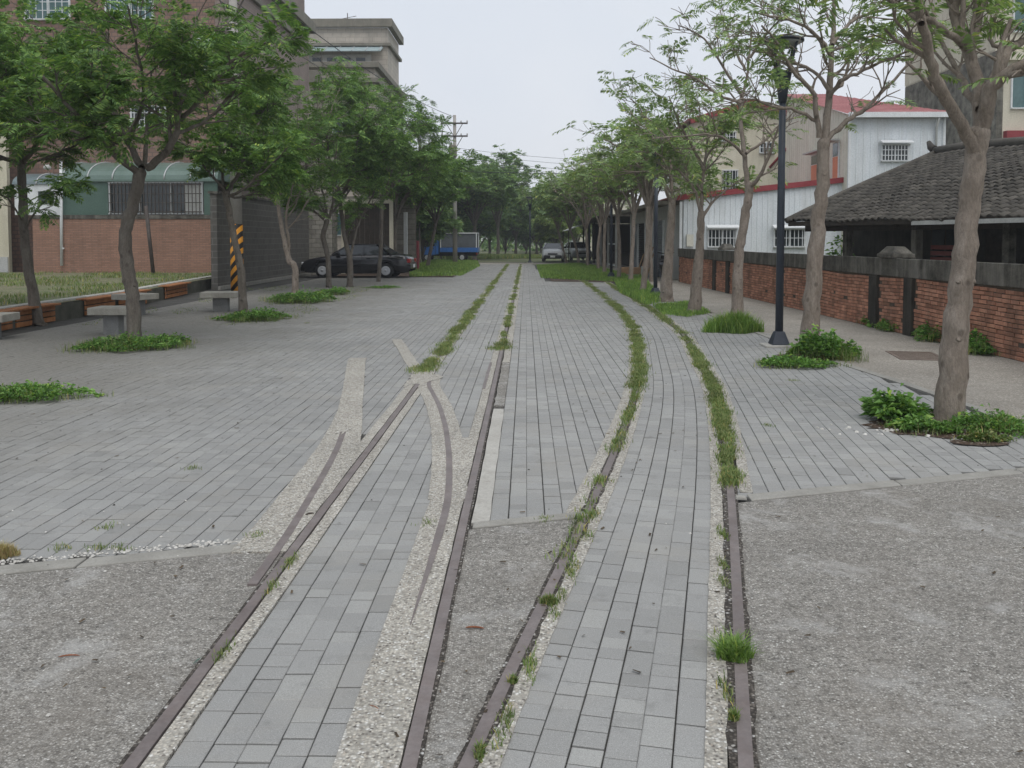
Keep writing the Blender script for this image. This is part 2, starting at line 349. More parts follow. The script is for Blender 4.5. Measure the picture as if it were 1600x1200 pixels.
MAT['shutter']=plain('roller_shutter',S(124,130,140),S(146,150,158),2,.5,.1,30)
MAT['lamp']=plain('lamp_paint',S(44,50,60),S(58,64,74),3,.45,.1,40,spec=.45)
MAT['lamp_in']=plain('lamp_underside',S(150,152,154),S(168,170,172),3,.6,.1,40)
MAT['pole']=plain('pole_concrete',S(150,146,140),S(172,168,162),2,.9,.3,40)
MAT['bench']=plain('bench_concrete',S(146,142,132),S(172,168,158),4,.9,.6,60,streak=(S(96,92,84),3,.35))
MAT['bench_leg']=plain('bench_leg_concrete',S(112,112,110),S(134,134,132),4,.9,.5,60)
MAT['low_wall']=plain('mossy_low_wall',S(66,66,58),S(98,96,86),3,.95,.6,50,streak=(S(52,54,44),2,.5))
MAT['coping']=plain('pale_coping',S(160,158,150),S(196,194,188),4,.95,.6,40,streak=(S(110,106,98),4,.6))
MAT['slat']=plain('wood_slat',S(142,92,56),S(172,116,74),5,.75,.35,70,vary=.16,streak=(S(100,66,42),4,.5))
MAT['board']=plain('bare_board',S(140,112,84),S(164,134,102),4,.85,.3,60,vary=.15)
MAT['wire']=plain('wire',S(52,54,58),S(60,62,66),1,.7,0,10)
MAT['rust']=plain('rusty_iron',S(98,86,78),S(122,108,98),8,.85,.5,60)
MAT['stone']=plain('pale_stone',S(170,166,158),S(205,202,196),9,.9,.5,60,vary=.2)
MAT['litter']=plain('dead_leaves',S(58,50,42),S(98,84,66),30,.9,0,60,vary=.4)
MAT['twig']=plain('dry_pod',S(116,72,52),S(146,96,70),9,.8,.3,60)
MAT['pink']=plain('pink_cloth',S(196,120,130),S(214,144,150),4,.9,.2,40)
MAT['tyre']=plain('tyre_rubber',S(32,32,33),S(44,44,45),5,.85,.2,60)
MAT['hub']=plain('hubcap',S(158,160,164),S(180,182,186),5,.35,.05,60,spec=.6)
MAT['black_trim']=plain('black_trim',S(28,28,30),S(36,36,38),5,.6,.1,60)
MAT['car_glass']=plain('car_glass',S(26,30,33),S(34,38,42),.6,.05,0,10,spec=.7)
MAT['lampglass']=plain('headlamp_glass',S(196,200,202),S(214,218,220),3,.15,0,10,spec=.6)
MAT['taillight']=plain('taillight',S(130,26,28),S(150,34,34),3,.25,0,10,spec=.5)
MAT['plate']=plain('number_plate',S(205,207,207),S(216,218,218),3,.5,0,10)
MAT['tarp']=plain('grey_tarp',S(84,88,92),S(104,108,112),2,.85,.3,20)
def paint(name,c,rough=.22): return plain(name,tuple(x*.95 for x in c[:3])+(1,),tuple(x*1.05 for x in c[:3])+(1,),1,rough,0,10,spec=.6)
MAT['p_black']=paint('black_paint',S(26,25,29),.18); MAT['p_silver']=paint('silver_paint',S(182,184,188),.3); MAT['p_white']=paint('white_car_paint',S(205,206,206),.3); MAT['p_blue']=paint('blue_paint',S(52,104,172),.35)
t=NT('hazard_stripes'); p=t.n('ShaderNodeTexCoord').outputs['Object']; s_=t.n('ShaderNodeSeparateXYZ'); t.l(p,s_.inputs[0])
e=t.math('FRACT',t.math('MULTIPLY',t.math('ADD',s_.outputs[2],t.math('MULTIPLY',s_.outputs[0],-1.1)),3.1))
c=t.ramp(e,[(0,S(206,140,40)),(.5,S(34,32,30))],'CONSTANT'); nn=t.noise(p,14,6,.7); c=t.mix(1,c,t.ramp(nn,[(.3,V4(.8)),(.7,V4(1.1))]),'MULTIPLY')
MAT['hazard']=t.fin(c,.6,None,spec=.35)
t=NT('yellow_paint'); MAT['yellow']=t.fin(S(206,140,40),.6)
# ================================================================ GROUND
def sheet(name,poly,z,mat,parent=None):
    me=bpy.data.meshes.new(name); me.from_pydata([(p[0],p[1],z) for p in poly],[],[tuple(range(len(poly)))]); me.materials.append(mat); me.update()
    return link(name,me,parent,kind='structure')
def smooth_path(pts,y0,y1,step=.08,sig=5):
    pts=sorted([(p[1],p[0]) for p in pts]); ys=np.arange(y0,y1+step,step); xs=np.interp(ys,[p[0] for p in pts],[p[1] for p in pts])
    # extend the last slopes
    a,b=pts[0],pts[1]; lo=ys<a[0]; xs[lo]=a[1]+(ys[lo]-a[0])*(b[1]-a[1])/(b[0]-a[0])
    w_=int(sig*3); k=np.exp(-.5*(np.arange(-w_,w_+1)/sig)**2); k/=k.sum()
    xp=np.concatenate([xs[0]-(xs[1]-xs[0])*np.arange(w_,0,-1),xs,xs[-1]+(xs[-1]-xs[-2])*np.arange(1,w_+1)])
    return np.stack([np.convolve(xp,k,'valid'),ys],1)
gp=lambda L_: [g(*p)[:2] for p in L_]
sheet('ground',[(-300,-40),(300,-40),(300,500),(-300,500)],-.06,MAT['base'])
sheet('paving_bed',[(-14,1),(4.1,1),(4.1,62),(-14,62)],-.014,MAT['bed'])

XA,XB=-1.155,-.34
Y0,YE=1.6,58.
RA=np.array([(XA,y) for y in np.arange(Y0,YE,.25)]); RB=np.array([(XB,y) for y in np.arange(Y0,YE,.25)])
RC=smooth_path(gp([(725,1200),(769,1100),(823,1000),(875,887),(905,825),(925,792),(940,757),(955,720),(972,680),(987,637),(997,600),(998,570),(997,537),(990,512),(975,490),(955,472),(940,460),(920,445)]),Y0,38.,.08,10)
RD=smooth_path(gp([(1165,1190),(1155,1000),(1150,900),(1147,820),(1140,750),(1137,712),(1132,675),(1125,637),(1115,600),(1107,587),(1090,562),(1075,530),(1062,517),(1037,497),(1012,480),(990,467),(962,450),(950,442)]),Y0,38.,.08,10)
RE=smooth_path(gp([(668,600),(687,635),(697,670),(702,712),(702,750),(700,787),(685,840),(669,892),(650,950),(636,995)]),3.5,9.9,.06,3)
RF=smooth_path(gp([(432,862),(450,837),(482,782),(507,740),(525,707),(536,677),(541,662),(551,612),(557,560)]),3.85,11.6,.06,4)
XC=lambda y: np.interp(y,RC[:,1],RC[:,0]); XD=lambda y: np.interp(y,RD[:,1],RD[:,0])
XE=lambda y: np.interp(y,RE[:,1],RE[:,0]); XF=lambda y: np.interp(y,RF[:,1],RF[:,0])
def ribbon(name,path,off0,off1,z0,z1,mat,parent=None,kind='structure',jit=0,bevel=0):
    p=np.asarray(path); d=np.gradient(p,axis=0); d/=np.linalg.norm(d,axis=1)[:,None]; n=np.stack([d[:,1],-d[:,0]],1)
    o0=np.broadcast_to(off0,len(p))+np.random.uniform(-jit,jit,len(p)); o1=np.broadcast_to(off1,len(p))+np.random.uniform(-jit,jit,len(p))
    a=p+n*o0[:,None]; b=p+n*o1[:,None]; k=len(p); V=[]
    for q,z in ((a,z0),(a,z1),(b,z1),(b,z0)): V.append(np.column_stack([q,np.full(k,z)]))
    V=np.concatenate(V); i=np.arange(k-1); Q=[]
    for s0,s1 in ((0,1),(1,2),(2,3)): Q.append(np.stack([s0*k+i,s1*k+i,s1*k+i+1,s0*k+i+1],1))
    Q=np.concatenate(Q)[:,::-1]; Q=np.concatenate([Q,[[0,k,2*k,3*k],[4*k-1,3*k-1,2*k-1,k-1]]])
    return link(name,arr_mesh(name,V,Q,mat),parent,bevel,kind)
def cut(path,y0,y1): return path[(path[:,1]>=y0)&(path[:,1]<=y1)]
# ---- the worn concrete road in front: three pieces between the rails
kl=lambda x: 4.803+.329*x+.001*x*x          # the kerb line across the tracks
def band(name,left,right,mat,z,y0,ncol=1):
    ys=np.arange(y0,7.5,.1); V=[];Q=[]
    xs0=[];rows=0
    me=MB()
    prev=None
    for y in ys:
        l,r=left(y),right(y)
        row=[(l+(r-l)*i/ncol, y) for i in range(ncol+1)]
        row=[(x,min(yy,kl(x))) for x,yy in row]
        if prev is not None:
            for i in range(ncol):
                q=[prev[i],prev[i+1],row[i+1],row[i]]
                if abs(q[0][1]-q[3][1])+abs(q[1][1]-q[2][1])>1e-6: me.add([(a,b,z) for a,b in q],[(0,1,2,3)])
        prev=row
    return me.build(name,mat,kind='structure')
band('road',lambda y:-12,lambda y:XA-.03,MAT['road'],-.003,-1,40)
band('road',lambda y:XB+.03,lambda y:max(XC(y)-.03,XB+.031),MAT['road'],-.003,1.6,6)
band('road',lambda y:XD(y)+.03,lambda y:14,MAT['road'],-.003,-1,40)
# kerb stones along that line, one per metre
def kerb_run(x0,x1,step,w=.13):
    x=x0
    while x<x1-.05:
        e=min(x+step*random.uniform(.9,1.1),x1); m=MB(); a=(x+.004,kl(x)); b=(e-.004,kl(e)); z=.004+random.uniform(-.002,.003)
        m.hexa([(a[0],a[1]+.005,-.08),(b[0],b[1]+.005,-.08),(b[0],b[1]+w,-.08),(a[0],a[1]+w,-.08),(a[0],a[1]+.005,z),(b[0],b[1]+.005,z),(b[0],b[1]+w,z),(a[0],a[1]+w,z)])
        m.build('kerb_stone',MAT['kerb'],KERB,.006); x=e
KERB=bpy.data.objects.new('kerb',None); COL.objects.link(KERB); KERB['kind']='structure'
kerb_run(-9,-1.27,1.0); kerb_run(-.29,.36,.7,.1); kerb_run(1.33,9,1.0)
# ---- aggregate strips
ribbon('pebble_strip',cut(RA,1.6,58),.03,.094,-.03,.004,MAT['aggregate'],jit=.003)
ribbon('pebble_strip',cut(RA,4.4,58),-.11,-.03,-.03,.004,MAT['aggregate'],jit=.004)
m_=[(x,y) for x,y in zip(np.full(60,XB),np.linspace(1.6,6.9,60))]
ribbon('pebble_strip',m_,-.226,-.03,-.03,.0045,MAT['aggregate'],jit=.002)
ribbon('pebble_strip',cut(RB,6.7,58),-.106,-.03,-.03,.004,MAT['aggregate'],jit=.003)
e2=cut(RE,5.2,9.9); ribbon('pebble_strip',e2,-.12,.115,-.03,.005,MAT['aggregate'],jit=.003)
f2=cut(RF,4.3,11.6); ribbon('pebble_strip',f2,-np.interp(f2[:,1],[4.4,6,8,11.6],[.22,.17,.1,.11]),np.interp(f2[:,1],[4.4,6.5,7.6,8.5,11.6],[.05,.16,.13,.11,.115]),-.03,.0055,MAT['aggregate'],jit=.003)
gx=g(658,590); gx2=g(620,531); G_=np.array([gx[:2]+(gx2[:2]-gx[:2])*k for k in np.linspace(-.05,1,20)])
ribbon('pebble_strip',G_,-.075,.075,-.03,.0065,MAT['aggregate'],jit=.006)
ribbon('pebble_strip',cut(RC,1.7,38),.03,.092,-.03,.004,MAT['aggregate'],jit=.003)
ribbon('pebble_strip',cut(RC,4.95,38),-.12,-.03,-.03,.0045,MAT['aggregate'],jit=.004)
ribbon('pebble_strip',cut(RD,1.7,38),-.12,-.05,-.03,.004,MAT['aggregate'],jit=.003)
ribbon('dirty_groove',cut(RD,1.7,38),-.052,.04,-.03,.005,MAT['groove'],jit=.006)
ribbon('dirty_groove',cut(RC,1.7,38),-.037,.038,-.03,.005,MAT['groove'],jit=.006)
ribbon('pebble_strip',cut(RD,5.4,38),.055,.13,-.03,.0045,MAT['aggregate'],jit=.005)
ribbon('dirty_groove',cut(RB,1.6,58),.02,.036,-.03,.0052,MAT['groove'],jit=.004)
ribbon('dirty_groove',cut(RA,1.6,4.5),-.034,-.02,-.03,.0052,MAT['groove'],jit=.006)
ribbon('mortar_strip',np.array([(XB+.09,y) for y in np.arange(4.8,8.25,.22)]),-.045,.05,-.03,.004,MAT['mortar'],jit=.003)
ribbon('dirty_groove',np.array([(XB+.09,y) for y in np.arange(8.25,11.2,.1)]),-.045,.05,-.03,.006,MAT['road'],jit=.006)
ribbon('pebble_strip',np.array([(XB+.09,y) for y in np.arange(11.2,57,.3)]),-.045,.05,-.03,.006,MAT['aggregate'],jit=.006)
# sandy blotch where the rails cross
jc=g(658,592); a_=np.linspace(0,2*np.pi,22)[:-1]
a_=np.linspace(0,2*np.pi,60)[:-1]
sheet('trodden_sand',[(jc[0]+math.cos(t)*.17*(1+.3*math.sin(3*t+1)+random.uniform(-.12,.12)),jc[1]+math.sin(t)*.5*(1+.3*math.sin(5*t)+random.uniform(-.12,.12))) for t in a_],.0084,MAT['aggregate'])
jc=g(541,668); sheet('trodden_sand',[(jc[0]+math.cos(t)*.06*(1+.3*math.sin(3*t+1)+random.uniform(-.12,.12)),jc[1]+math.sin(t)*.3*(1+.3*math.sin(5*t)+random.uniform(-.12,.12))) for t in a_],.0086,MAT['aggregate'])
# ---- rails
def rail(path,label,w=.0222,z=.0068,taper=None):
    off=np.full(len(path),w)
    if taper is not None: off=np.clip((path[:,1]-taper[0])/(taper[1]-taper[0]),.06,1)*w
    o=ribbon('rail',path,-off,off,-.05,z,MAT['rail'],kind=None); tag(o,label,'rail','narrow gauge rails set flush in the paving'); return o
rail(cut(RA,1.6,58),'long straight rail nearest the left plaza, grassed over at its far end')
rail(cut(RB,1.6,58),'long straight rail bordering the white mortar strip, second from the left')
rail(RC,'curving rail with dry grass tufts, left rail of the bending track')
rail(RD,'curving rail at far right of the tracks beside the rough concrete')
rail(RE,'short wing rail ending in a sharp tapered point beside the wide pebble strip',.021,taper=(3.4,4.6))
rail(cut(RF,3.88,7.3),'short rail stub fading into the pebble strip, left of the long straight rail',.022)
GR=np.array([(XB-.10+.03*max(0,(9.6-y))**2-.0*y,y) for y in np.linspace(9.2,11.2,16)])
rail(GR,'very short guard rail bent at its near end, beside the second rail',.016)
# ---- paving blocks
def paver_mesh(Lx,W_,mat):
    h=.004; m=MB(); a,b=Lx/2,W_/2
    v=[(-a,-b),(a,-b),(a,b),(-a,b)]; 
    vs=[(x,y,-.03) for x,y in v]+[(x,y,-.0025) for x,y in v]+[(x-math.copysign(h,x),y-math.copysign(h,y),0) for x,y in v]
    m.add(vs,[(0,1,5,4),(1,2,6,5),(2,3,7,6),(3,0,4,7),(4,5,9,8),(5,6,10,9),(6,7,11,10),(7,4,8,11),(8,9,10,11)])
    me=bpy.data.meshes.new('paver'); me.from_pydata(m.v,[],m.f); me.materials.append(mat); me.update(); return np.array(m.v),np.array(m.f),me
LENS=[.088,.132,.176]; CW=.102; GAP=.002; SIDE=.0045
PT={k:{Lk:paver_mesh(Lk-GAP,CW-SIDE,MAT[k]) for Lk in LENS} for k in ('paver','paver_dusty')}
def pavers(pname,field,matk,label,uv_to_xy,v_list,u0,u1,keep,nmax=300):
    root=bpy.data.objects.new(pname,None); COL.objects.link(root); root['kind']='structure'; root['label']=label
    P=[]
    for v in v_list:
        u=u0-random.uniform(0,.2); wob=random.gauss(0,.0012)
        while u<u1:
            Lk=random.choice([.088,.088,.088,.132,.176,.176]); u+=random.choice([0,.001,.002,.004,.006]); c=u+Lk/2
            x,y,ang=uv_to_xy(c,v+wob)
            if keep(x,y): P.append((x,y,random.gauss(0,.0011)-.001,ang+random.gauss(0,.006),Lk))
            u+=Lk
    A=np.array([p[:4] for p in P]); px,py,w=proj(np.column_stack([A[:,0],A[:,1],np.zeros(len(A))]))
    vis=(px>-20)&(px<1620)&(py<1215)&(w>0); score=np.where(vis,np.array([p[4] for p in P])/np.maximum(w,.3)**3,-1)
    order=np.argsort(-score); single=set(order[:nmax].tolist())
    V=[];Q=[];off=0
    for Lk in LENS:
        tv,tf,me=PT[matk][Lk]
        idx=[i for i,p in enumerate(P) if p[4]==Lk]
        for i in idx:
            if i in single:
                o=bpy.data.objects.new('paver',me); COL.objects.link(o); o.parent=root; x,y,z,a,_=P[i]; o.location=(x,y,z); o.rotation_euler=(random.gauss(0,.004),random.gauss(0,.003),a)
        rest=np.array([i for i in idx if i not in single])
        for far in (False,True):
            sel=rest[(A[rest,1]>16)==far] if len(rest) else rest
            if not len(sel): continue
            f=tf[4:] if far else tf
            if far: f=np.array([(0,1,5,4),(1,2,6,5),(2,3,7,6),(3,0,4,7),(4,5,6,7)])
            B=A[sel]; c,s=np.cos(B[:,3]),np.sin(B[:,3]); tz=np.random.normal(0,.004,(len(sel),2))
            X=tv[None,:,0]*c[:,None]-tv[None,:,1]*s[:,None]+B[:,0:1]; Y=tv[None,:,0]*s[:,None]+tv[None,:,1]*c[:,None]+B[:,1:2]
            Z=tv[None,:,2]+B[:,2:3]+tv[None,:,0]*tz[:,0:1]+tv[None,:,1]*tz[:,1:2]
            V.append(np.stack([X,Y,Z],2).reshape(-1,3)); n=len(tv)
            Q.append((f[None]+(np.arange(len(sel))*n)[:,None,None]+off).reshape(-1,4)); off+=n*len(sel)
    if V: link('paver_field',arr_mesh('paver_field',np.concatenate(V),np.concatenate(Q),MAT[matk]),root,kind='stuff')
    return root
straight=lambda u,v:(v,u,math.pi/2)
cols=lambda a,b:np.arange(a+CW/2,b,CW)
endY=lambda x,y: y<(33.4 if x>.75 else 57)
pavers('left_plaza_paving','l','paver_dusty','broad grey block paving left of the tracks',straight,-1.2-np.arange(0,70)*CW-CW/2,4.3,57,
       lambda x,y: y>kl(x)+.07 and not(XF(y)-.05<x<XF(y)+.07 and y<11.4) and not(x>XF(y) and y<7.0) and x<-1.2 and (y<37 or x>-3.0-(y-37)*.02 and y>0) and x>-8.7)
pavers('straight_track_paving','t','paver','narrow grey block paving between the two straight rails',straight,cols(-1.06,-.44),1.7,57,
       lambda x,y: x<(-.566 if y<5.3 else (XE(y)-.07 if y<6.9 else 9)) or (y>6.9 and x>XE(y)+.06 and y<9.9) or y>9.9)
pavers('middle_paving','m','paver','wedge of grey block paving between straight track and bending track',straight,cols(-.2,2.1),4.4,57,
       lambda x,y: y>kl(x)+.08 and x<XC(y)-.07 and endY(x,y) and x<(9 if y<33.4 else .75-(y-31.5)*.012))
MIDY=np.arange(1.7,33.3,.05); MIDX=XD(MIDY)*.5+XC(MIDY)*.5
_d=np.gradient(np.stack([MIDX,MIDY],1),axis=0); _s=np.concatenate([[0],np.cumsum(np.linalg.norm(_d,axis=1))])[:-1]
def bend(u,v):
    y=np.interp(u,_s,MIDY); x=np.interp(u,_s,MIDX); dx=np.interp(u,_s,_d[:,0]); dy=np.interp(u,_s,_d[:,1]); n=math.hypot(dx,dy); dx/=n; dy/=n
    return x+dy*v,y-dx*v,math.atan2(dy,dx)
pavers('bending_track_paving','b','paver','grey block paving between the two curving rails',bend,-.323+CW/2+np.arange(0,6)*CW,0,_s[-1],lambda x,y: XC(y)+.07<x<XD(y)-.09)
_ca=math.atan2(4,.55)
def slant(u,v): return 1.3+u*math.cos(_ca)+v*math.sin(_ca),5.2+u*math.sin(_ca)-v*math.cos(_ca),_ca
pavers('right_plaza_paving','r','paver','grey block paving beside the tree row right of the tracks',slant,np.arange(-25,34)*CW,-1,22,
       lambda x,y: x>XD(y)+.07 and y>kl(x)+.11 and x<3.98 and y<26)
# ---- lane to the right, end of the plaza, lawns
sheet('lane',gp([(1700,735),(1585,664),(1525,638),(1450,612),(1407,597),(1337,575)])+[(3.86,13),(3.8,20),(3.75,30),(3.6,45),(3.9,60),(7.2,62),(7.6,45),(8.5,9),(9,5.5)],-.001,MAT['lane'])
ribbon('lane_edging',np.array(gp([(1700,735),(1585,664),(1525,638),(1450,612),(1407,597),(1337,575)])+[(3.86,13),(3.8,20),(3.75,30)]),-.05,.05,-.03,.008,MAT['kerb'],jit=.008)
sheet('end_lane',[(-12,56.5),(12,56.5),(10,60.5),(-14,60.5)],-.006,MAT['lane'])
def ell(cx,cy,rx,ry,n=22,j=.15): return [(cx+math.cos(t)*rx*random.uniform(1-j,1),cy+math.sin(t)*ry*random.uniform(1-j,1)) for t in np.linspace(0,2*np.pi,n+1)[:-1]]
sheet('lawn_soil',[(.95,33.2),(4.3,32.2),(3.9,50),(.8,52)],.006,MAT['soil'])
sheet('lawn_soil',[(-3.0,37.5),(-8.5,38),(-9.5,58),(-3.2,56)],.006,MAT['soil'])
for px_,py_,rx,ry in ((1470,668,.75,.55),(1262,558,.55,.5),(1148,508,.6,.6),(1085,488,.5,.6)):
    c=g(px_,py_); sheet('tree_pit',ell(c[0],c[1],rx*.85,ry*.85,60,.25),.004,MAT['soil'])
c=g(1530,693); sheet('tree_pit',ell(c[0],c[1],.24,.12),.0095,MAT['soil'])
# ================================================================ WALLS AND BUILDINGS, RIGHT
def rot2(u): return math.atan2(u[1],u[0])
def local(o,ux):   # frame with x along ux (2d), y = left of it, origin o
    ux=np.array(ux,float); ux/=np.linalg.norm(ux); uy=np.array([-ux[1],ux[0]]); return ux,uy
# ---- red brick wall along the lane: local x runs along the wall away from the camera, +y is the lane side
wa=g(1600,566)[:2]; wb=g(1060,440)[:2]; ux,uy=local(wa,wb-wa); o=wa-ux*3.2; WL=np.linalg.norm(wb-wa)+3.2
wall=thing('brick_wall','old red brick garden wall with a black stained concrete top beside the lane','wall',(o[0],o[1],0),rot2(ux))
m=MB(); m.box(0,WL,-.2,-.012,-.05,.94); m.build('mortar_core',MAT['brick_mortar'],wall)
xpix=lambda px:(lambda a:a)(np.linalg.norm(np.array([0,0])))
def along(px):     # distance along the wall base seen at photo column px
    d=ray(px,500)[:2]; A=np.array([[d[0],-ux[0]],[d[1],-ux[1]]]); t=np.linalg.solve(A,o); return t[1]
pil=[(along(1366),.34,.93),(along(1421),.30,.93),(along(1116),.3,.93),(along(1137),.3,.93)]
m=MB(); x=0
segs=[]
while x<WL: e=min(x+random.uniform(1.6,2.6),WL); segs.append((x,e)); x=e+.006
for x0,x1 in segs:
    m=MB(); j=lambda:random.uniform(-.006,.006); m.hexa([(x0,-.235,.93),(x1,-.235,.93),(x1,.035+j(),.93),(x0,.035+j(),.93),(x0,-.235,1.22+j()),(x1,-.235,1.22+j()),(x1,.035+j(),1.235+j()),(x0,.035+j(),1.235+j())])
    m.build('coping_slab',MAT['stained'],wall,.012)
for c,w_,h in pil:
    m=MB(); m.box(c-w_/2,c+w_/2,-.24,.05,-.05,h-.002); m.build('pilaster',MAT['stained_dark'],wall,.015)
for px_,w_ in ((1387,.62),(1128,.6)):
    c=along(px_); m=MB(); z=1.24
    m.hexa([(c-w_/2,-.3,z),(c+w_/2,-.3,z),(c+w_/2,.08,z),(c-w_/2,.08,z),(c-w_/2,-.3,z+.07),(c+w_/2,-.3,z+.07),(c+w_/2,.08,z+.07),(c-w_/2,.08,z+.07)])
    m.hexa([(c-w_/2+.02,-.28,z+.072),(c+w_/2-.02,-.28,z+.072),(c+w_/2-.02,.06,z+.072),(c-w_/2+.02,.06,z+.072),(c-.16,-.2,z+.19),(c+.16,-.2,z+.19),(c+.16,-.02,z+.19),(c-.16,-.02,z+.19)])
    m.build('pillar_cap',MAT['stained'],wall,.01)
BL,BH=.195,.05
def brick_me():
    m=MB(); a,h=BL/2,BH/2; m.add([(-a,-.03,-h),(a,-.03,-h),(a,-.03,h),(-a,-.03,h),(-a,-.004,-h),(a,-.004,-h),(a,-.004,h),(-a,-.004,h),(-a+.005,0,-h+.005),(a-.005,0,-h+.005),(a-.005,0,h-.005),(-a+.005,0,h-.005)],
        [(4,7,3,0),(7,6,2,3),(6,5,1,2),(5,4,0,1),(4,8,11,7),(7,11,10,6),(6,10,9,5),(5,9,8,4),(8,9,10,11)])
    me=bpy.data.meshes.new('brick'); me.from_pydata(m.v,[],m.f); me.materials.append(MAT['brick']); me.update(); return np.array(m.v),np.array(m.f),me
bv,bf,bme=brick_me(); P=[]
sag=lambda x: .012*math.sin(x*1.3)+.008*math.sin(x*3.1+1)
for r in range(15):
    z=.03+r*.0605; x=(-.1 if r%2 else 0)+random.uniform(-.03,.03)
    while x<WL:
        Lb=random.choice([1,1,1,.52]); xc=x+BL*Lb/2
        if xc>.1 and xc+BL/2<WL and not any(abs(xc-c)<w_/2+.03 for c,w_,h in pil) and random.random()>.012:
            P.append((xc,random.uniform(-.004,.006),z+sag(xc)*min(1,r/6),random.gauss(0,.02),Lb))
        x+=BL*Lb+.012
cz=math.cos(rot2(ux)); sz=math.sin(rot2(ux))
A=np.array(P); wxy=o[None]+A[:,0:1]*ux[None]; px_,py_,w_=proj(np.column_stack([wxy,A[:,2]])); sc_=np.where((px_<1605)&(px_>0),1/np.maximum(w_,1),-1)
single=set(np.argsort(-sc_)[:300].tolist())
for i in single:
    x,y,z,a,Lb=P[i]; b=bpy.data.objects.new('brick',bme); COL.objects.link(b); b.parent=wall; b.location=(x,y,z); b.rotation_euler=(0,a*.6,0); b.scale=(Lb,1,1)
rest=np.array([i for i in range(len(P)) if i not in single]); B=A[rest]
X=bv[None,:,0]*B[:,4:5]+B[:,0:1]; Y=bv[None,:,1]+B[:,1:2]; Z=bv[None,:,2]+B[:,2:3]+bv[None,:,0]*B[:,3:4]*.6
V=np.stack([X,Y,Z],2).reshape(-1,3); Q=(bf[None]+(np.arange(len(rest))*len(bv))[:,None,None]).reshape(-1,4)
link('brick_courses',arr_mesh('brick_courses',V,Q,MAT['brick']),wall,kind='stuff')

# ---- old low house under a sagging tiled roof
E1=np.array([7.5,25.7]); eu=np.array([2.2,-8.2]); eu/=np.linalg.norm(eu); en=np.array([-eu[1],eu[0]]); 
house=thing('tiled_house','old low house with sagging dark tiled roof and black shaded veranda behind brick wall','house',(E1[0],E1[1],0),rot2(eu))
# local: x along the eave towards the camera, y away from the lane (up the slope)
HL,RUN,EZ,RZ=15.,4.85,2.1,4.15
yl=lambda t: t
sgn=1.0
def roofz(x,y): return EZ+(RZ-EZ)*(y/RUN)-.09*math.sin(min(max(x/HL,0),1)*math.pi)*(1+.3*math.sin(y*1.7))+.03*math.sin(x*1.9+y)
m=MB(); nx,ny=30,10
vs=[(HL*i/nx,RUN*j/ny,roofz(HL*i/nx,RUN*j/ny)-.05) for j in range(ny+1) for i in range(nx+1)]
m.add(vs,[(j*(nx+1)+i,j*(nx+1)+i+1,(j+1)*(nx+1)+i+1,(j+1)*(nx+1)+i) for j in range(ny) for i in range(nx)])
vs=[(HL*i/nx,RUN*2-RUN*j/ny,roofz(HL*i/nx,RUN*j/ny)-.05) for j in range(ny+1) for i in range(nx+1)]
m.add(vs,[(j*(nx+1)+i,(j+1)*(nx+1)+i,(j+1)*(nx+1)+i+1,j*(nx+1)+i+1) for j in range(ny) for i in range(nx)])
roof=m.build('roof',MAT['stained_dark'],house)
TW,TL=.25,.27
def tile_me():   # one curved pan tile, high at one side, thick front lip
    m=MB(); n=6; prof=[]
    for i in range(n+1):
        t=i/n; prof.append(((t-.5)*TW*1.04,.028*math.sin(t*2*math.pi)+.012))
    vs=[(x,-TL*.56,z+.022) for x,z in prof]+[(x,TL*.56,z-.006) for x,z in prof]+[(x,-TL*.56,z-.012) for x,z in prof]
    k=n+1; fs=[(i,i+1,k+i+1,k+i) for i in range(n)]+[(2*k+i,2*k+i+1,i+1,i) for i in range(n)]
    m.add(vs,fs,0,True); me=bpy.data.meshes.new('roof_tile'); me.from_pydata(m.v,[],m.f); me.materials.append(MAT['roof_tile']); me.polygons.foreach_set('use_smooth',[True]*n+[False]*n); me.update(); return np.array(m.v),np.array(m.f),me
tv,tf,tme=tile_me(); sl=math.atan2(RZ-EZ,RUN); P=[]
rows=int(RUN/math.cos(0)/(TL*.82)); 
for r in range(int(RUN/(TL*.8))):
    y=(r+.4)*TL*.8
    for q in range(int(HL/TW)):
        x=(q+.5)*TW+random.uniform(-.008,.008); P.append((x,y+random.uniform(-.012,.012),roofz(x,y)+random.uniform(-.004,.006),sl+random.gauss(0,.025),random.gauss(0,.03)))
A=np.array(P); wxy=E1[None]+A[:,0:1]*eu[None]+A[:,1:2]*en[None]; px_,py_,w_=proj(np.column_stack([wxy,A[:,2]])); sc_=np.where((px_<1605)&(px_>0)&(w_>0),1/np.maximum(w_,1),-1)
single=set(np.argsort(-sc_)[:300].tolist())
for i in single:
    x,y,z,a,bz=P[i]; b=bpy.data.objects.new('roof_tile',tme); COL.objects.link(b); b.parent=roof; b.location=(x,y,z); b.rotation_euler=(a,bz,0)
rest=np.array([i for i in range(len(P)) if i not in single]); B=A[rest]; c_,s_=np.cos(B[:,3:4]),np.sin(B[:,3:4])
X=tv[None,:,0]+B[:,0:1]; Y=tv[None,:,1]*c_-tv[None,:,2]*s_+B[:,1:2]; Z=tv[None,:,1]*s_+tv[None,:,2]*c_+B[:,2:3]-tv[None,:,0]*np.sin(B[:,4:5])
V=np.stack([X,Y,Z],2).reshape(-1,3); Q=(tf[None]+(np.arange(len(rest))*len(tv))[:,None,None]).reshape(-1,4)
link('roof_tiles_beyond',arr_mesh('roof_tiles_beyond',V,Q,MAT['roof_tile'],True),roof,kind='stuff')
m=MB(); m.tube([(x,RUN,roofz(x,RUN)+.06) for x in np.linspace(-.05,HL,14)],.13,8); m.tube([(-.1,RUN,RZ+.08),(-.25,RUN,RZ+.17),(-.36,RUN,RZ+.34)],[.13,.11,.06],8); m.build('ridge',MAT['roof_tile'],roof)
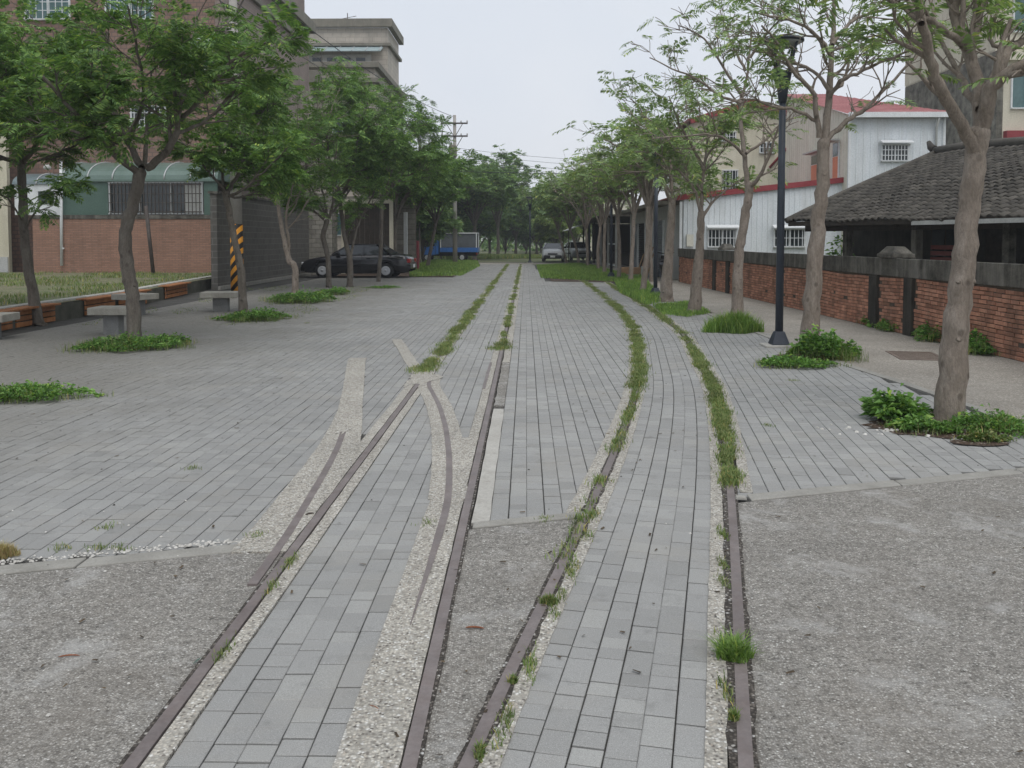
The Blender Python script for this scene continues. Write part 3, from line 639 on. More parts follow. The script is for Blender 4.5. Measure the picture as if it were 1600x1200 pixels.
m=MB(); m.tube([(0,y,roofz(0,y)+.03) for y in np.linspace(-.1,RUN,9)],.085,8); m.build('verge',MAT['roof_tile'],roof)
m=MB(); m.hexa([(-.02,-.03,EZ-.17),(HL,-.03,EZ-.24),(HL,.03,EZ-.24),(-.02,.03,EZ-.17),(-.02,-.03,EZ-.04),(HL,-.03,EZ-.13),(HL,.03,EZ-.13),(-.02,.03,EZ-.04)]); m.build('eave_board',MAT['darkwood'],house)
m=MB(); m.box(5.2,11,-.05,-.035,EZ-.22,EZ-.125); m.build('eave_flashing',MAT['offwhite'],house)
for x in (1.9,4.6,7.4,10.2,13): m=MB(); m.box(x-.09,x+.09,.5,.68,0,EZ+.05); m.build('post',MAT['stained'],house)
m=MB(); m.box(-.0,HL,.5,.62,EZ-.32,EZ-.02); m.build('beam',MAT['darkwood'],house)
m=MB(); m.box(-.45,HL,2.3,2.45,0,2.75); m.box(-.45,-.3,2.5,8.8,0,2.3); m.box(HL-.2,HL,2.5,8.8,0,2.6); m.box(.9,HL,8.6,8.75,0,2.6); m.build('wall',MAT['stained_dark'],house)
for x in (3.,6.1,9.0):
    m=MB(); m.box(x,x+1.1,2.27,2.295,.9,1.95); f=m.build('window',MAT['darkwood'],house); m=MB(); m.box(x+.08,x+.51,2.255,2.268,.98,1.87); m.box(x+.58,x+1.02,2.255,2.268,.98,1.87); m.build('pane',MAT['glass'],f)
m=MB(); m.box(4.9,5.8,2.26,2.295,0,1.95); m.build('door',MAT['darkwood'],house)
# red crate stack on the veranda
k=E1+eu*5.2+en*1.1; cr=thing('crate','faded red slatted crate standing in the dark veranda behind the wall cap','crate',(k[0],k[1],0),rot2(eu))
m=MB(); [m.box(-.45,.45,-.25,-.23,z,z+.1) for z in (.9,1.04,1.18,1.32)]; m.build('slats',MAT['crate'],cr)
m=MB(); [m.box(x,x+.04,-.23,.25,0,1.42) for x in (-.45,-.02,.41)]; m.build('frame',MAT['darkwood'],cr)

# ---- sheds and houses clad in white sheet
def corr(m,x0,x1,z0,z1,y,pitch=.2,dep=.018,top=None,flip=1):
    """ribbed sheet: x along, standing ribs towards -y"""
    x=x0
    tz=top or (lambda x:z1)
    while x<x1-.01:
        a,b,c,d=x,x+pitch*.72,x+pitch*.82,x+pitch*.9; e=min(x+pitch,x1)
        xs=[(a,0),(b,0),(c,dep),(d,dep),(e,0)]
        for (p,q),(r,s) in zip(xs[:-1],xs[1:]):
            r=min(r,x1)
            if r>p: m.quad((p,y-q,z0),(r,y-s,z0),(r,y-s,tz(r)),(p,y-q,tz(p)))
        x+=pitch
def grille_window(parent,x,z,w,h,y,awning=True,cols_=8,rows_=2,glass='glass'):
    m=MB(); t=.06
    m.box(x,x+w,y-.05,y+.03,z,z+t); m.box(x,x+w,y-.05,y+.03,z+h-t,z+h); m.box(x,x+t,y-.05,y+.03,z+t,z+h-t); m.box(x+w-t,x+w,y-.05,y+.03,z+t,z+h-t); m.box(x+w/2-.025,x+w/2+.025,y-.03,y+.02,z+t,z+h-t)
    f=m.build('window',MAT['white'],parent)
    m=MB(); m.box(x+t,x+w/2-.03,y-.012,y-.002,z+t,z+h-t); m.box(x+w/2+.03,x+w-t,y-.012,y-.002,z+t,z+h-t); m.build('pane',MAT[glass],f)
    m=MB()
    for i in range(1,cols_): xx=x+w*i/cols_; m.box(xx-.012,xx+.012,y-.16,y-.136,z+.02,z+h-.02)
    for i in range(rows_+1): zz=z+.03+(h-.06)*i/rows_; m.box(x,x+w,y-.134,y-.116,zz-.012,zz+.012)
    for xx in (x+.02,x+w-.02): m.box(xx-.02,xx+.02,y-.116,y-.052,z+.02,z+.06); m.box(xx-.02,xx+.02,y-.116,y-.052,z+h-.06,z+h-.02)
    m.build('grille',MAT['white'],f)
    if awning:
        m=MB(); m.hexa([(x-.05,y-.3,z+h+.005),(x+w+.05,y-.3,z+h+.005),(x+w+.05,y-.035,z+h+.05),(x-.05,y-.035,z+h+.05),(x-.05,y-.3,z+h+.04),(x+w+.05,y-.3,z+h+.04),(x+w+.05,y-.035,z+h+.14),(x-.05,y-.035,z+h+.14)]); m.build('awning',MAT['white'],f)
    return f
Y1=34.0
X0=at(1068,350,Y1)[0]; X1=at(1320,350,Y1)[0]; zl=at(1068,307,Y1)[2]; zr=at(1320,280,Y1)[2]
wsh=thing('white_shed','long white ribbed sheet lean-to with sloping dark red edge and two grilled windows','shed',(X0,Y1,0))
W_=X1-X0; top=lambda x: zl+(zr-zl)*x/W_-.05
m=MB(); corr(m,0,W_,0,3,0,top=top); m.quad((0,0,0),(0,0,top(0)),(0,7,top(0)),(0,7,0)); m.build('wall',MAT['metal_white'],wsh)
m=MB(); m.hexa([(-.35,-.12,zl-.16),(W_,-.12,zr-.12),(W_,-.04,zr-.12),(-.35,-.04,zl-.16),(-.35,-.12,zl+.06),(W_,-.12,zr+.08),(W_,-.04,zr+.08),(-.35,-.04,zl+.06)]); m.build('edge_trim',MAT['red_trim'],wsh)
m=MB(); m.hexa([(-.35,-.035,zl-.02),(W_,-.035,zr),(W_,7,zr),(-.35,7,zl-.02),(-.35,-.035,zl+.04),(W_,-.035,zr+.05),(W_,7,zr+.05),(-.35,7,zl+.04)]); m.build('roof',MAT['red_roof'],wsh)
for pa,pb in ((1105,1151),(1208,1258)):
    a=at(pa,353,Y1); b=at(pb,353,Y1); z1_=at(1105,357,Y1)[2]; grille_window(wsh,a[0]-X0,z1_-.72,b[0]-a[0],.72,-.035)
m=MB(); m.box(-.16,-.06,-.08,.02,0,zl-.2); m.build('corner_post',MAT['white'],wsh)
m=MB(); m.box(.1,.35,-.18,-.04,1.3,1.75); m.build('meter_box',MAT['metal_cream'],wsh)

Y2=33.4; XB0=at(1325,300,Y2)[0]; XB1=at(1474,300,Y2)[0]; zt=at(1400,179,Y2)[2]
bx=thing('white_house','tall white ribbed sheet house with red roof and one grilled upper window','house',(XB0,Y2,0)); BW=XB1-XB0
YR=8.0; zr2=zt+2.0
m=MB(); corr(m,.06,BW-.08,0,zt,0,.26); m.build('front_wall',MAT['metal_white'],bx)
m=MB(); top2=lambda x: zt+(zr2-zt)*x/YR
mm=MB(); corr(mm,0,YR,0,zt,0,.3,top=top2)
mm.v=[( y_, x_, z_) for x_,y_,z_ in mm.v]; mm.build('side_wall',MAT['metal_cream'],bx)
m=MB(); m.box(-.03,.06,-.06,.03,0,zt-.03); m.build('corner_trim',MAT['white'],bx); m=MB(); m.box(BW-.08,BW+.01,-.06,.03,0,zt-.03); m.build('corner_trim',MAT['white'],bx)
m=MB(); m.quad((BW,0,0),(BW,YR,0),(BW,YR,zt),(BW,0,zt)); m.build('far_wall',MAT['metal_white'],bx)
m=MB(); xx=-.15
while xx<BW+.2:      # ribbed red roof sheets, hipped at the right end
    e=xx+.12; hip=lambda x: max(.1,min(1,(BW+.25-x)/1.9)) if x>BW-1.6 else 1
    for p,q,dz0,dz1 in ((xx,xx+.06,0,.05),(xx+.06,e,.05,0)):
        hp,hq=hip(p),hip(q); m.quad((p,-.25,zt+dz0),(q,-.25,zt+dz1),(q,-.25+(YR+.25)*hq,zt+(zr2-zt)*hq+dz1),(p,-.25+(YR+.25)*hp,zt+(zr2-zt)*hp+dz0))
    xx=e
m.build('roof',MAT['red_roof'],bx)
m=MB(); m.box(-.12,BW+.25,-.36,-.25,zt-.14,zt+.05); m.build('gutter',MAT['white'],bx)
m=MB(); m.tube([(BW-.35,-.31,zt-.12),(BW-.35,-.1,zt-.5),(BW-.35,-.1,.2)],.045,8); m.build('downpipe',MAT['offwhite'],bx)
a=at(1375,253,Y2); b=at(1420,253,Y2); zz=at(1375,225,Y2)[2]; grille_window(bx,a[0]-XB0,a[2],b[0]-a[0],zz-a[2],-.035,cols_=9,rows_=3)
for pa,pb,za,zb in ((1265,1285,282,240),(1298,1307,280,222)):   # openings in the side wall
    f=lambda p:(XB0-.0)*F/((p-822))-Y2
    ya,yb=sorted((f(pa),f(pb))); ym=Y2+(ya+yb)/2; z0_=at(pa,za,ym)[2]; z1_=at(pa,zb,ym)[2]; zm=z0_+(z1_-z0_)*.6
    m=MB(); m.box(-.07,-.02,ya,yb,z0_,z1_); fr=m.build('side_opening',MAT['white'],bx)
    m=MB(); m.box(-.085,-.071,ya+.06,yb-.06,z0_,zm); m.build('panel',MAT['orange'],fr); m=MB(); m.box(-.085,-.071,ya+.06,yb-.06,zm+.03,z1_-.05); m.build('pane',MAT['glass'],fr)
    m=MB(); m.box(-.4,-.072,ya-.1,yb+.1,z1_+.02,z1_+.08); m.build('awning',MAT['offwhite'],fr)
# cream gabled house further back
Y3=46; XC0=at(1083,300,Y3)[0]; XC1=at(1262,300,Y3)[0]; xg=at(1172,160,Y3)[0]-XC0; z0_=at(1083,190,Y3)[2]; zg=at(1172,163,Y3)[2]; CWd=XC1-XC0
ch=thing('cream_house','cream house with a low red edged gable seen through the bare branches','house',(XC0,Y3,0))
m=MB(); m.extr([(0,0),(CWd,0),(CWd,zg-.9),(xg,zg),(0,z0_)],0,8); m.build('wall',MAT['cream'],ch)
m=MB(); m.bar((-.2,-.15,z0_),(xg,-.15,zg+.06),.3,.26); m.bar((xg,-.15,zg+.06),(CWd+.2,-.15,zg-.84),.3,.26); m.build('gable_trim',MAT['red_trim'],ch)
m=MB(); m.hexa([(-.3,0,z0_+.05),(xg,0,zg+.09),(xg,8.2,zg+.09),(-.3,8.2,z0_+.05),(-.3,0,z0_+.15),(xg,0,zg+.19),(xg,8.2,zg+.19),(-.3,8.2,z0_+.15)])
m.hexa([(xg+.002,0,zg+.09),(CWd+.3,0,zg-.83),(CWd+.3,8.2,zg-.83),(xg+.002,8.2,zg+.09),(xg+.002,0,zg+.19),(CWd+.3,0,zg-.73),(CWd+.3,8.2,zg-.73),(xg+.002,8.2,zg+.19)]); m.build('roof',MAT['red_roof'],ch)
for pa,pb,pc,pd in ((1122,1150,205,222),(1128,1153,265,300),(1186,1210,222,240)):
    a=at(pa,pd,Y3); b=at(pb,pc,Y3); grille_window(ch,a[0]-XC0,a[2],b[0]-a[0],b[2]-a[2],-.03,False,5,2)
m=MB(); m.tube([(xg+1.0,-.1,zg-3.2),(xg+2.6,-.1,zg-1.4)],.06,8); m.build('sloping_pipe',MAT['red_trim'],ch)
# stained concrete block with beige storeys
dk=thing('stained_block','tall block with a black weathered party wall below pale beige storeys','building',(19.3,37.4,0))
m=MB(); m.box(0,.25,0,9,0,9.3); m.build('party_wall',MAT['stained_wall'],dk)
m=MB(); m.box(.02,.25,.25,9,9.3,17); m.box(.26,12,.0,.2,0,17); m.box(.26,12,8.8,9,0,17); m.build('wall',MAT['beige'],dk)
m=MB(); xx=0; corr(m,.26,9,9.35,17,0,.4,.02); m.v=[(y_+.0,x_,z_) for x_,y_,z_ in m.v]; m.build('upper_cladding',MAT['beige'],dk)
for z in (3.1,6.0,9.2,12.4): m=MB(); m.box(.3,12,-.3,-.0,z-.35,z); m.build('balcony_band',MAT['red_trim'] if z in (3.1,6.0) else MAT['beige'],dk)
for z in (3.9,6.9,10): 
    for x in (.55,2.3,4.2): grille_window(dk,x,z,1.2,1.5,-.02,False,2,1,'glass_teal')
m=MB(); m.box(0,12,0,9,17,17.3); m.build('roof',MAT['cornice'],dk)

# ---- house with roller shutters and the open workshop beyond it
sh=thing('shutter_house','low grey house with roller shutters, pale frame and flat roof beside the lane','house',(5.55,35,0))
m=MB(); m.box(0,5,0,.15,0,2.9); m.box(0,.12,.16,13,2.35,2.9); m.box(0,.12,.16,1.2,0,2.35); m.box(0,.12,12.7,13,0,2.35); m.box(.12,5,12.8,13,0,2.9); m.build('wall',MAT['offwhite'],sh)
m=MB(); m.box(-.55,5.2,-.25,13.2,2.905,3.05); m.build('roof',MAT['cornice'],sh)
y=1.2; i=0
while y<12.6:
    e=min(y+2.7,12.6); m=MB()
    for k in range(26): z=k*.09; m.hexa([(.03,y+.06,z),(.05,y+.06,z),(.05,e-.06,z),(.03,e-.06,z),(.0,y+.06,z+.06),(.05,y+.06,z+.085),(.05,e-.06,z+.085),(.0,e-.06,z+.06)])
    m.build('roller_shutter',MAT['shutter'] if i!=2 else MAT['dark'],sh); m=MB(); m.box(-.06,.1,y-.06,y+.055,0,2.35); m.build('door_post',MAT['white'],sh); y+=2.76; i+=1
m=MB(); m.box(1.2,3.2,-.06,-.003,0,2.1); m.build('door',MAT['offwhite'],sh); m=MB(); m.box(1.1,3.3,-.4,-.003,2.12,2.2); m.build('awning',MAT['cream'],sh)
# workshop
wk=thing('open_workshop','dark open fronted workshop shed with a thin flat roof beyond the shutter house','shed',(4.95,48.5,0),R(1.5))
m=MB(); m.box(-.7,6,0,22,2.82,2.93); m.build('roof',MAT['stained'],wk)
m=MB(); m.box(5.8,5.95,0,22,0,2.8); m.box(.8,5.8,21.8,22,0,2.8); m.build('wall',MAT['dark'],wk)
for y in (.3,4,8,12,16,20): m=MB(); m.box(-.1,.02,y,y+.12,0,2.82); m.build('post',MAT['offwhite'] if y<9 else MAT['darkwood'],wk)
m=MB(); m.box(-.06,0,.42,4,1.28,1.36); m.box(-.06,0,.42,4,.1,.18); m.build('rail_frame',MAT['white'],wk)
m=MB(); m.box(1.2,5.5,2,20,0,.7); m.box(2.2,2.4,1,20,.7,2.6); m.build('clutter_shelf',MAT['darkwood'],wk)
m=MB(); m.hexa([(-1.6,15,2.2),(-.2,15,2.75),(-.2,21,2.75),(-1.6,21,2.2),(-1.6,15,2.23),(-.2,15,2.8),(-.2,21,2.8),(-1.6,21,2.23)]); m.build('side_awning',MAT['offwhite'],wk)
m=MB(); m.bar((-1.55,15,0),(-1.55,15,2.2),.06); m.bar((-1.55,20.9,0),(-1.55,20.9,2.2),.06); m.build('awning_post',MAT['darkwood'],wk)
for i,(y,h,w_) in enumerate(((37.2,1.1,.16),(37.6,1.25,.2),(38.2,1.0,.18),(39.4,1.15,.25),(40.6,.9,.2))):
    b=MB(); b.bar((5.0,y,0.01),(5.32,y+.05,h),w_,.03,up=(1,0,0)); tag(b.build('plank',MAT['board']),('narrow plank leaning nearest the brick wall end','second plank leaning on the shutters, taller than the first','middle plank leaning on the shutters','wide plank leaning on the shutters beyond the middle one','shortest and farthest plank leaning on the shutters')[i],'plank','planks leaning on the shutters')
pc=thing('hanging_cloth','pink cloth hanging from the open workshop roof','cloth',(4.9,56.5,0)); m=MB()
m.add([(.0,-.1,2.5),(0,.1,2.5),(.03,.34,1.45),(-.03,.12,1.4),(.04,-.12,1.42),(-.02,-.36,1.5)],[(0,1,2,3),(0,3,4,5)]); c_=m.build('cloth',MAT['pink'],pc); c_.modifiers.new('s','SOLIDIFY').thickness=.02
for px_,py_,w_,h,lab in ((1012,424,.5,.42,'pale concrete block on the ground before the shutters'),(985,420,.9,.3,'low brownish box among the slim trunks')):
    c=g(px_,py_+8); m=MB(); m.box(-w_/2,w_/2,-.3,.3,0,h); b=m.build('block',MAT['offwhite'] if h>.35 else MAT['board'],bevel=.02); b.location=(c[0],c[1],0); tag(b,lab,'block')
# motor scooter, dark, parked by the wall end
a=g(1050,425); m=MB(); m.tube([a+np.array([.0,.2,0]),at(1057,373,a[1]+.3)],.028,8); tag(m.build('white_pipe',MAT['white']),'white pipe leaning against the end of the brick wall','pipe')
def scooter(x,y,rz):
    s=thing('motor_scooter','dark motor scooter parked behind the leaning white pipe','scooter',(x,y,0),rz)
    for xx in (-.6,.6):
        m=MB(); m.lathe([(.13,-.045),(.22,-.05),(.25,-.02),(.25,.02),(.22,.05),(.13,.045)],(xx,0,.25),20,axis='y'); w=m.build('wheel',MAT['tyre'],s); m=MB(); m.lathe([(.02,-.05),(.13,-.04),(.13,.04),(.02,.05)],(xx,0,.25),14,axis='y'); m.build('rim',MAT['hub'],w)
    m=MB(); m.extr([(-.85,.62),(-.7,.42),(-.2,.3),(.3,.26),(.42,.3),(.36,.38),(-.0,.4),(-.12,.7),(-.8,.74)],-.13,.13); m.build('body',MAT['p_black'],s,.03)
    m=MB(); m.extr([(.36,.3),(.5,.3),(.42,.95),(.3,.95)],-.2,.2); m.build('leg_shield',MAT['p_black'],s,.03)
    m=MB(); m.extr([(-.85,.745),(-.1,.71),(-.08,.78),(-.8,.83)],-.12,.12); m.build('seat',MAT['black_trim'],s,.02)
    m=MB(); m.tube([(.6,0,.27),(.4,0,.9),(.36,0,1.0)],.03,8); m.tube([(.3,-.32,1.06),(.36,0,1.0),(.3,.32,1.06)],.018,8); m.build('handlebar',MAT['black_trim'],s)
    m=MB(); m.lathe([(.0,-.01),(.07,0),(.08,.05),(.0,.06)],(.43,-.03,.95),12,axis='y'); m.build('headlight',MAT['lampglass'],s)
scooter(5.3,34.3,R(75))
# drain grate in the lane
c=g(1432,556); dg=thing('drain_grate','rusty slotted drain grate let into the sandy lane by the wall','drain grate',(c[0],c[1],0),R(80)); m=MB()
m.box(-.45,.45,-.3,-.26,-.03,.006); m.box(-.45,.45,.26,.3,-.03,.006); m.box(-.45,-.41,-.26,.26,-.03,.006); m.box(.41,.45,-.26,.26,-.03,.006); m.build('frame',MAT['rust'],dg)
m=MB(); m.box(-.41,.41,-.26,.26,-.03,-.004); m.build('pit',MAT['dark'],dg)
for i in range(12): m=MB(); x=-.38+i*.067; m.box(x,x+.026,-.26,.26,-.03,.003); m.build('bar',MAT['rust'],dg)

# ================================================================ BUILDINGS, LEFT
bb=thing('brown_building','tall brown tiled building with grey cornices behind the left trees','building',(-11.7,35,0))
m=MB(); m.box(-20,-.35,0,.2,0,17); m.build('front_wall',MAT['tile_brown2'],bb)
m=MB(); m.box(-.35,.0,.0,.2,0,13.2); m.build('corner_strip',MAT['tile_pinkx'],bb)
m=MB(); m.box(-.2,0,.2,13.6,0,13.2); m.box(-.45,-.2,.2,13.6,13.2,17.5); m.box(-20,-.2,13.4,13.6,0,13.2); m.build('side_wall',MAT['tile_pink'],bb)
m=MB(); m.box(-20,-.46,.21,13.39,13.2,13.4); m.build('roof',MAT['cornice'],bb)
for z,h,d in ((13.2,.55,.35),(11.95,.22,.16),(16.4,.5,.2),(7.4,.2,.12),(3.9,.2,.12)):
    m=MB(); m.box(-20,d,-d,-.003,z-h,z); m.box(.003,d,.0,13.8,z-h,z); m.build('cornice',MAT['cornice'],bb,.02)
def bwin(xp0,xp1,yp0,yp1,gl='glass',gr=True):
    a=at(xp0,yp1,35); b=at(xp1,yp0,35); grille_window(bb,a[0]+11.7,a[2],b[0]-a[0],b[2]-a[2],-.02,False,7,3,gl)
bwin(205,260,165,200); bwin(165,240,-10,32,'glass_teal'); bwin(60,115,165,205); bwin(40,110,-10,32,'glass_teal'); bwin(300,340,60,120,'glass_teal')
# stepped tower further along
tw=thing('stepped_tower','beige stepped apartment tower with grey cornice bands beyond the brown building','building',(-9.2,54.8,0))
m=MB(); m.box(-13,0,0,.2,0,12.0); m.box(-13,-.0,5.3,5.5,12,15.6); m.build('front_wall',MAT['tile_beige'],tw)
m=MB(); m.box(-.2,0,.2,12.6,0,12.0); m.box(-.2,-.0,5.5,10.4,12.0,15.6); m.build('side_wall',MAT['tile_beigey'],tw)
m=MB(); m.box(-13,-.2,.2,12.6,11.9,12.0); m.box(-13,-.2,5.5,10.4,15.5,15.6); m.build('roof',MAT['cornice'],tw)
for z,h,d in ((12.3,.36,.3),(11.35,.3,.28),(10.4,.3,.24),(7.3,.3,.24),(4.2,.3,.24)):
    m=MB(); m.box(-13,d,-d,-.003,z-h,z); m.box(.003,d,0,12.8,z-h,z); m.build('cornice',MAT['cornice'],tw,.03)
for z,h,d in ((16.15,.55,.35),(14.6,.22,.22)):
    m=MB(); m.box(-13,d,5.3-d,5.297,z-h,z); m.box(.003,d,5.3,10.6,z-h,z); m.build('cornice',MAT['cornice'],tw,.03)
m=MB(); m.hexa([(-9,4.2,13.85),(-.3,4.2,13.85),(-.3,5.25,14.3),(-9,5.25,14.3),(-9,4.2,13.9),(-.3,4.2,13.9),(-.3,5.25,14.36),(-9,5.25,14.36)]); m.build('glass_canopy',MAT['canopy_glass'],tw)
for x in np.arange(-8.5,-.3,.9): m=MB(); m.bar((x,4.18,13.92),(x,5.22,14.38),.05); m.build('canopy_rib',MAT['alu'],tw)
m=MB(); m.box(-6.2,-1.1,5.1,5.29,12.4,13.82); m.build('pale_panel',MAT['offwhite'],tw)
for i in range(5): x=-5.95+i*.97; m=MB(); m.box(x,x+.6,5.06,5.098,13.2,13.6); m.build('window',MAT['glass'],tw)
m=MB(); m.box(-13,-3.2,-1.2,-.25,10.9,11.6); m.build('balcony_slab',MAT['cornice'],tw,.03); m=MB(); m.box(-13,-3.7,-1.0,-.25,7.5,10.9); m.build('bay_wall',MAT['tile_beige'],tw)
for z in (8.0,4.9,1.8):
    for x in (-2.6,-5.4): grille_window(tw,x,z,1.3,1.4,-.02,False,2,1,'glass_teal')
for z in (8.6,5.2):
    for y in (3,7,10):
        m=MB(); m.box(.004,.05,y,y+1.2,z,z+1.3); f=m.build('window',MAT['alu'],tw); m=MB(); m.box(.052,.06,y+.08,y+1.12,z+.08,z+1.22); m.build('pane',MAT['glass_teal'],f)
        m=MB(); m.hexa([(.06,y-.1,z+1.35),(.7,y-.1,z+1.1),(.7,y+1.3,z+1.1),(.06,y+1.3,z+1.35),(.06,y-.1,z+1.4),(.7,y-.1,z+1.15),(.7,y+1.3,z+1.15),(.06,y+1.3,z+1.4)]); m.build('awning',MAT['green_roof'],f)
m=MB(); m.tube([(-3,7,15.5),(-3,7,17)],.03,6); m.bar((-3.5,7,16.6),(-2.4,7,16.8),.03); m.bar((-3.3,7,16.3),(-2.7,7,16.4),.03); m.build('aerial',MAT['iron'],tw)
# brown tiled garden wall with the green panelled lean-to above it
YW=33.0; xa=at(52,400,YW)[0]; xb=at(340,400,YW)[0]; zw=at(200,337,YW)[2]
bw=thing('tiled_wall','low wall of narrow brown tiles below the green panelled extension','wall',(xa,YW,0)); WW=xb-xa
m=MB(); m.box(0,WW,0,.2,0,zw-.12); m.build('wall_face',MAT['tile_brown'],bw); m=MB(); m.box(-.02,WW+.02,-.03,.22,zw-.12,zw+.02); m.build('coping',MAT['stained'],bw,.01)
g0=at(95,300,YW)[0]; g1=at(338,300,YW)[0]; gz=at(200,281,YW)[2]; gt=at(200,248,YW)[2]
ge=thing('green_extension','green panelled lean-to with rounded canopy roof and barred window','extension',(g0,YW+.06,0)); GW=g1-g0
wx0=at(170,300,YW)[0]-g0; wx1=at(315,300,YW)[0]-g0
m=MB(); m.box(0,wx0-.06,0,.12,zw+.03,gz); m.build('panel',MAT['green_sheet'],ge); m=MB(); m.box(wx1+.06,GW,0,.12,zw+.03,gz); m.build('panel',MAT['green_sheet'],ge)
m=MB(); n=8; rr=gt-gz
arc=[(-.06+1.9*(1-math.cos(t)),gz+rr*math.sin(t)) for t in np.linspace(0,math.pi/2,n)]
for (y0_,z0_),(y1_,z1_) in zip(arc[:-1],arc[1:]): m.add([(-.05,y0_,z0_),(GW+.05,y0_,z0_),(GW+.05,y1_,z1_),(-.05,y1_,z1_)],[(0,1,2,3)],0,True)
m.add([(-.05,y_,z_) for y_,z_ in arc]+[(-.05,arc[-1][0],gz)],[tuple(range(n+1))[::-1]]); m.add([(GW+.05,y_,z_) for y_,z_ in arc]+[(GW+.05,arc[-1][0],gz)],[tuple(range(n+1))]); m.build('canopy_roof',MAT['green_roof'],ge)
for px_ in (97,136,175,215,256,297,334):
    x=at(px_,260,YW)[0]-g0; m=MB(); m.tube([(x,y_-.02,z_+.01) for y_,z_ in arc],.025,6); m.build('canopy_rib',MAT['alu'],ge)
m=MB(); m.box(-.05,GW+.05,-.08,-.0,gz-.06,gz+.02); m.build('gutter',MAT['green_roof'],ge)
m=MB(); t=.05; zb=zw+.05
m.box(wx0-.05,wx1+.05,-.03,.1,zb,zb+t); m.box(wx0-.05,wx1+.05,-.03,.1,gz-.12,gz-.07)
for f_ in (0,.33,.66,1): x=wx0+(wx1-wx0)*f_; m.box(x-.025,x+.025,-.03,.08,zb+t,gz-.12)
fr=m.build('window',MAT['alu'],ge); m=MB(); m.box(wx0,wx1,.085,.095,zb+t,gz-.12); m.build('pane',MAT['glass'],fr); m=MB(); m.box(wx0+(wx1-wx0)*.8,wx1-.03,.06,.075,zb+t+.02,gz-.15); m.build('curtain',MAT['offwhite'],fr)
m=MB()
for i in range(25): x=wx0+(wx1-wx0)*(i+.5)/25; m.box(x-.012,x+.012,-.1,-.076,zb,gz-.1)
for i in range(4): z=zb+.1+i*.33; m.box(wx0,wx1,-.074,-.05,z-.014,z+.014); 
m.build('grille',MAT['iron'],fr)
# blue-grey annex to the left
an=thing('pale_annex','small white panelled annex under a blue grey rounded canopy, left of green extension','extension',(at(20,300,YW)[0],YW+.1,0)); AW=g0-at(20,300,YW)[0]-.06
az=at(50,288,YW)[2]; at_=at(50,268,YW)[2]
m=MB(); m.box(0,AW,0,.12,zw+.03,az); m.build('panel',MAT['white'],an)
m=MB(); m.box(.9,AW-.25,-.02,-.002,zw+.45,az-.25); m.build('window',MAT['glass'],an)
arc2=[(-.06+1.2*(1-math.cos(t)),az+(at_-az)*math.sin(t)) for t in np.linspace(0,math.pi/2,n)]; m=MB()
for (y0_,z0_),(y1_,z1_) in zip(arc2[:-1],arc2[1:]): m.add([(-.05,y0_,z0_),(AW,y0_,z0_),(AW,y1_,z1_),(-.05,y1_,z1_)],[(0,1,2,3)],0,True)
m.build('canopy_roof',MAT['blue_roof'],an); m=MB(); x=AW*.5; m.tube([(x,y_-.02,z_+.01) for y_,z_ in arc2],.025,6); m.build('canopy_rib',MAT['alu'],an)
m=MB(); m.lathe([(.0,0),(.12,.02),(.14,.1),(.05,.2),(0,.21)],(g0-.4,YW-.15,at_+.05),12); tag(m.build('wall_lamp',MAT['offwhite']),'small white floodlight at the corner of the two rounded canopies','lamp')
cb=thing('cream_wall','cream plastered house front at the far left edge behind the trees','house',(-26,33.8,0)); m=MB(); m.box(0,at(14,400,33.8)[0]+26,0,.2,.0,7.5); m.build('wall',MAT['cream'],cb); m=MB(); m.box(0,at(13,400,33.8)[0]+26,-.05,-.003,0,.9); m.build('plinth',MAT['offwhite'],cb)
a=at(95,250,YW-.1); b=at(96.5,415,YW-.1); m=MB(); m.tube([a,b],.055,8); m.bar(at(97,388,YW-.1),at(100,388,YW-.1),.06); tag(m.build('drainpipe',MAT['white']),'white drainpipe ending short on the brown tiled wall','pipe')
a=at(228,322,31.5); b=at(240,432,31.2); lp=thing('leaning_post','dark metal post leaning before the brown tiled wall on a pale footing','post',tuple(b)); m=MB(); m.tube([(0,0,0),tuple(a-b)],.07,8); m.build('shaft',MAT['iron'],lp); m=MB(); m.box(-.5,.55,-.25,.25,-.22,-.02); m.build('footing',MAT['offwhite'],lp,.03)
# grey block wall running away from the camera and things at its end
gb=thing('block_wall','high grey concrete block wall along the left side of the plaza','wall',(-9.45,27.3,0))
m=MB(); m.box(-.2,0,.2,11.6,0,2.95); m.build('wall_face',MAT['block_grey'],gb); m=MB(); m.box(-.2,.0,0,.197,0,2.95); m.build('end_face',MAT['block_greyx'],gb); m=MB(); m.box(-.25,.05,-.05,11.6,2.953,3.03); m.build('coping',MAT['stained'],gb); m=MB(); m.box(.003,.08,.0,11.6,0,.12); m.build('plinth',MAT['kerb'],gb)
pg=thing('stone_gate_pier','rough stone block gate pier at the end of the grey block wall','pier',(-9.6,39.3,0)); z=0; r=0
m=MB(); m.box(.02,1.06,.02,.98,0,3.6); m.build('core',MAT['brick_mortar'],pg)
while z<3.6:
    cuts=[0,.36,.72,1.08] if r%2 else [0,.18,.54,.9,1.08]
    for a,b in zip(cuts[:-1],cuts[1:]): m=MB(); d=random.uniform(0,.02); m.box(a+.006,b-.006,-d,.3,z+.006,z+.194); m.build('stone',MAT['stone_block'],pg,.01)
    for a,b in zip(cuts[:-1],cuts[1:]): m=MB(); d=random.uniform(0,.02); m.box(.8,1.08+d,max(a,.31)+.006,max(b-.006,.33),z+.006,z+.194); m.build('stone',MAT['stone_block'],pg,.01)
    z+=.2; r+=1
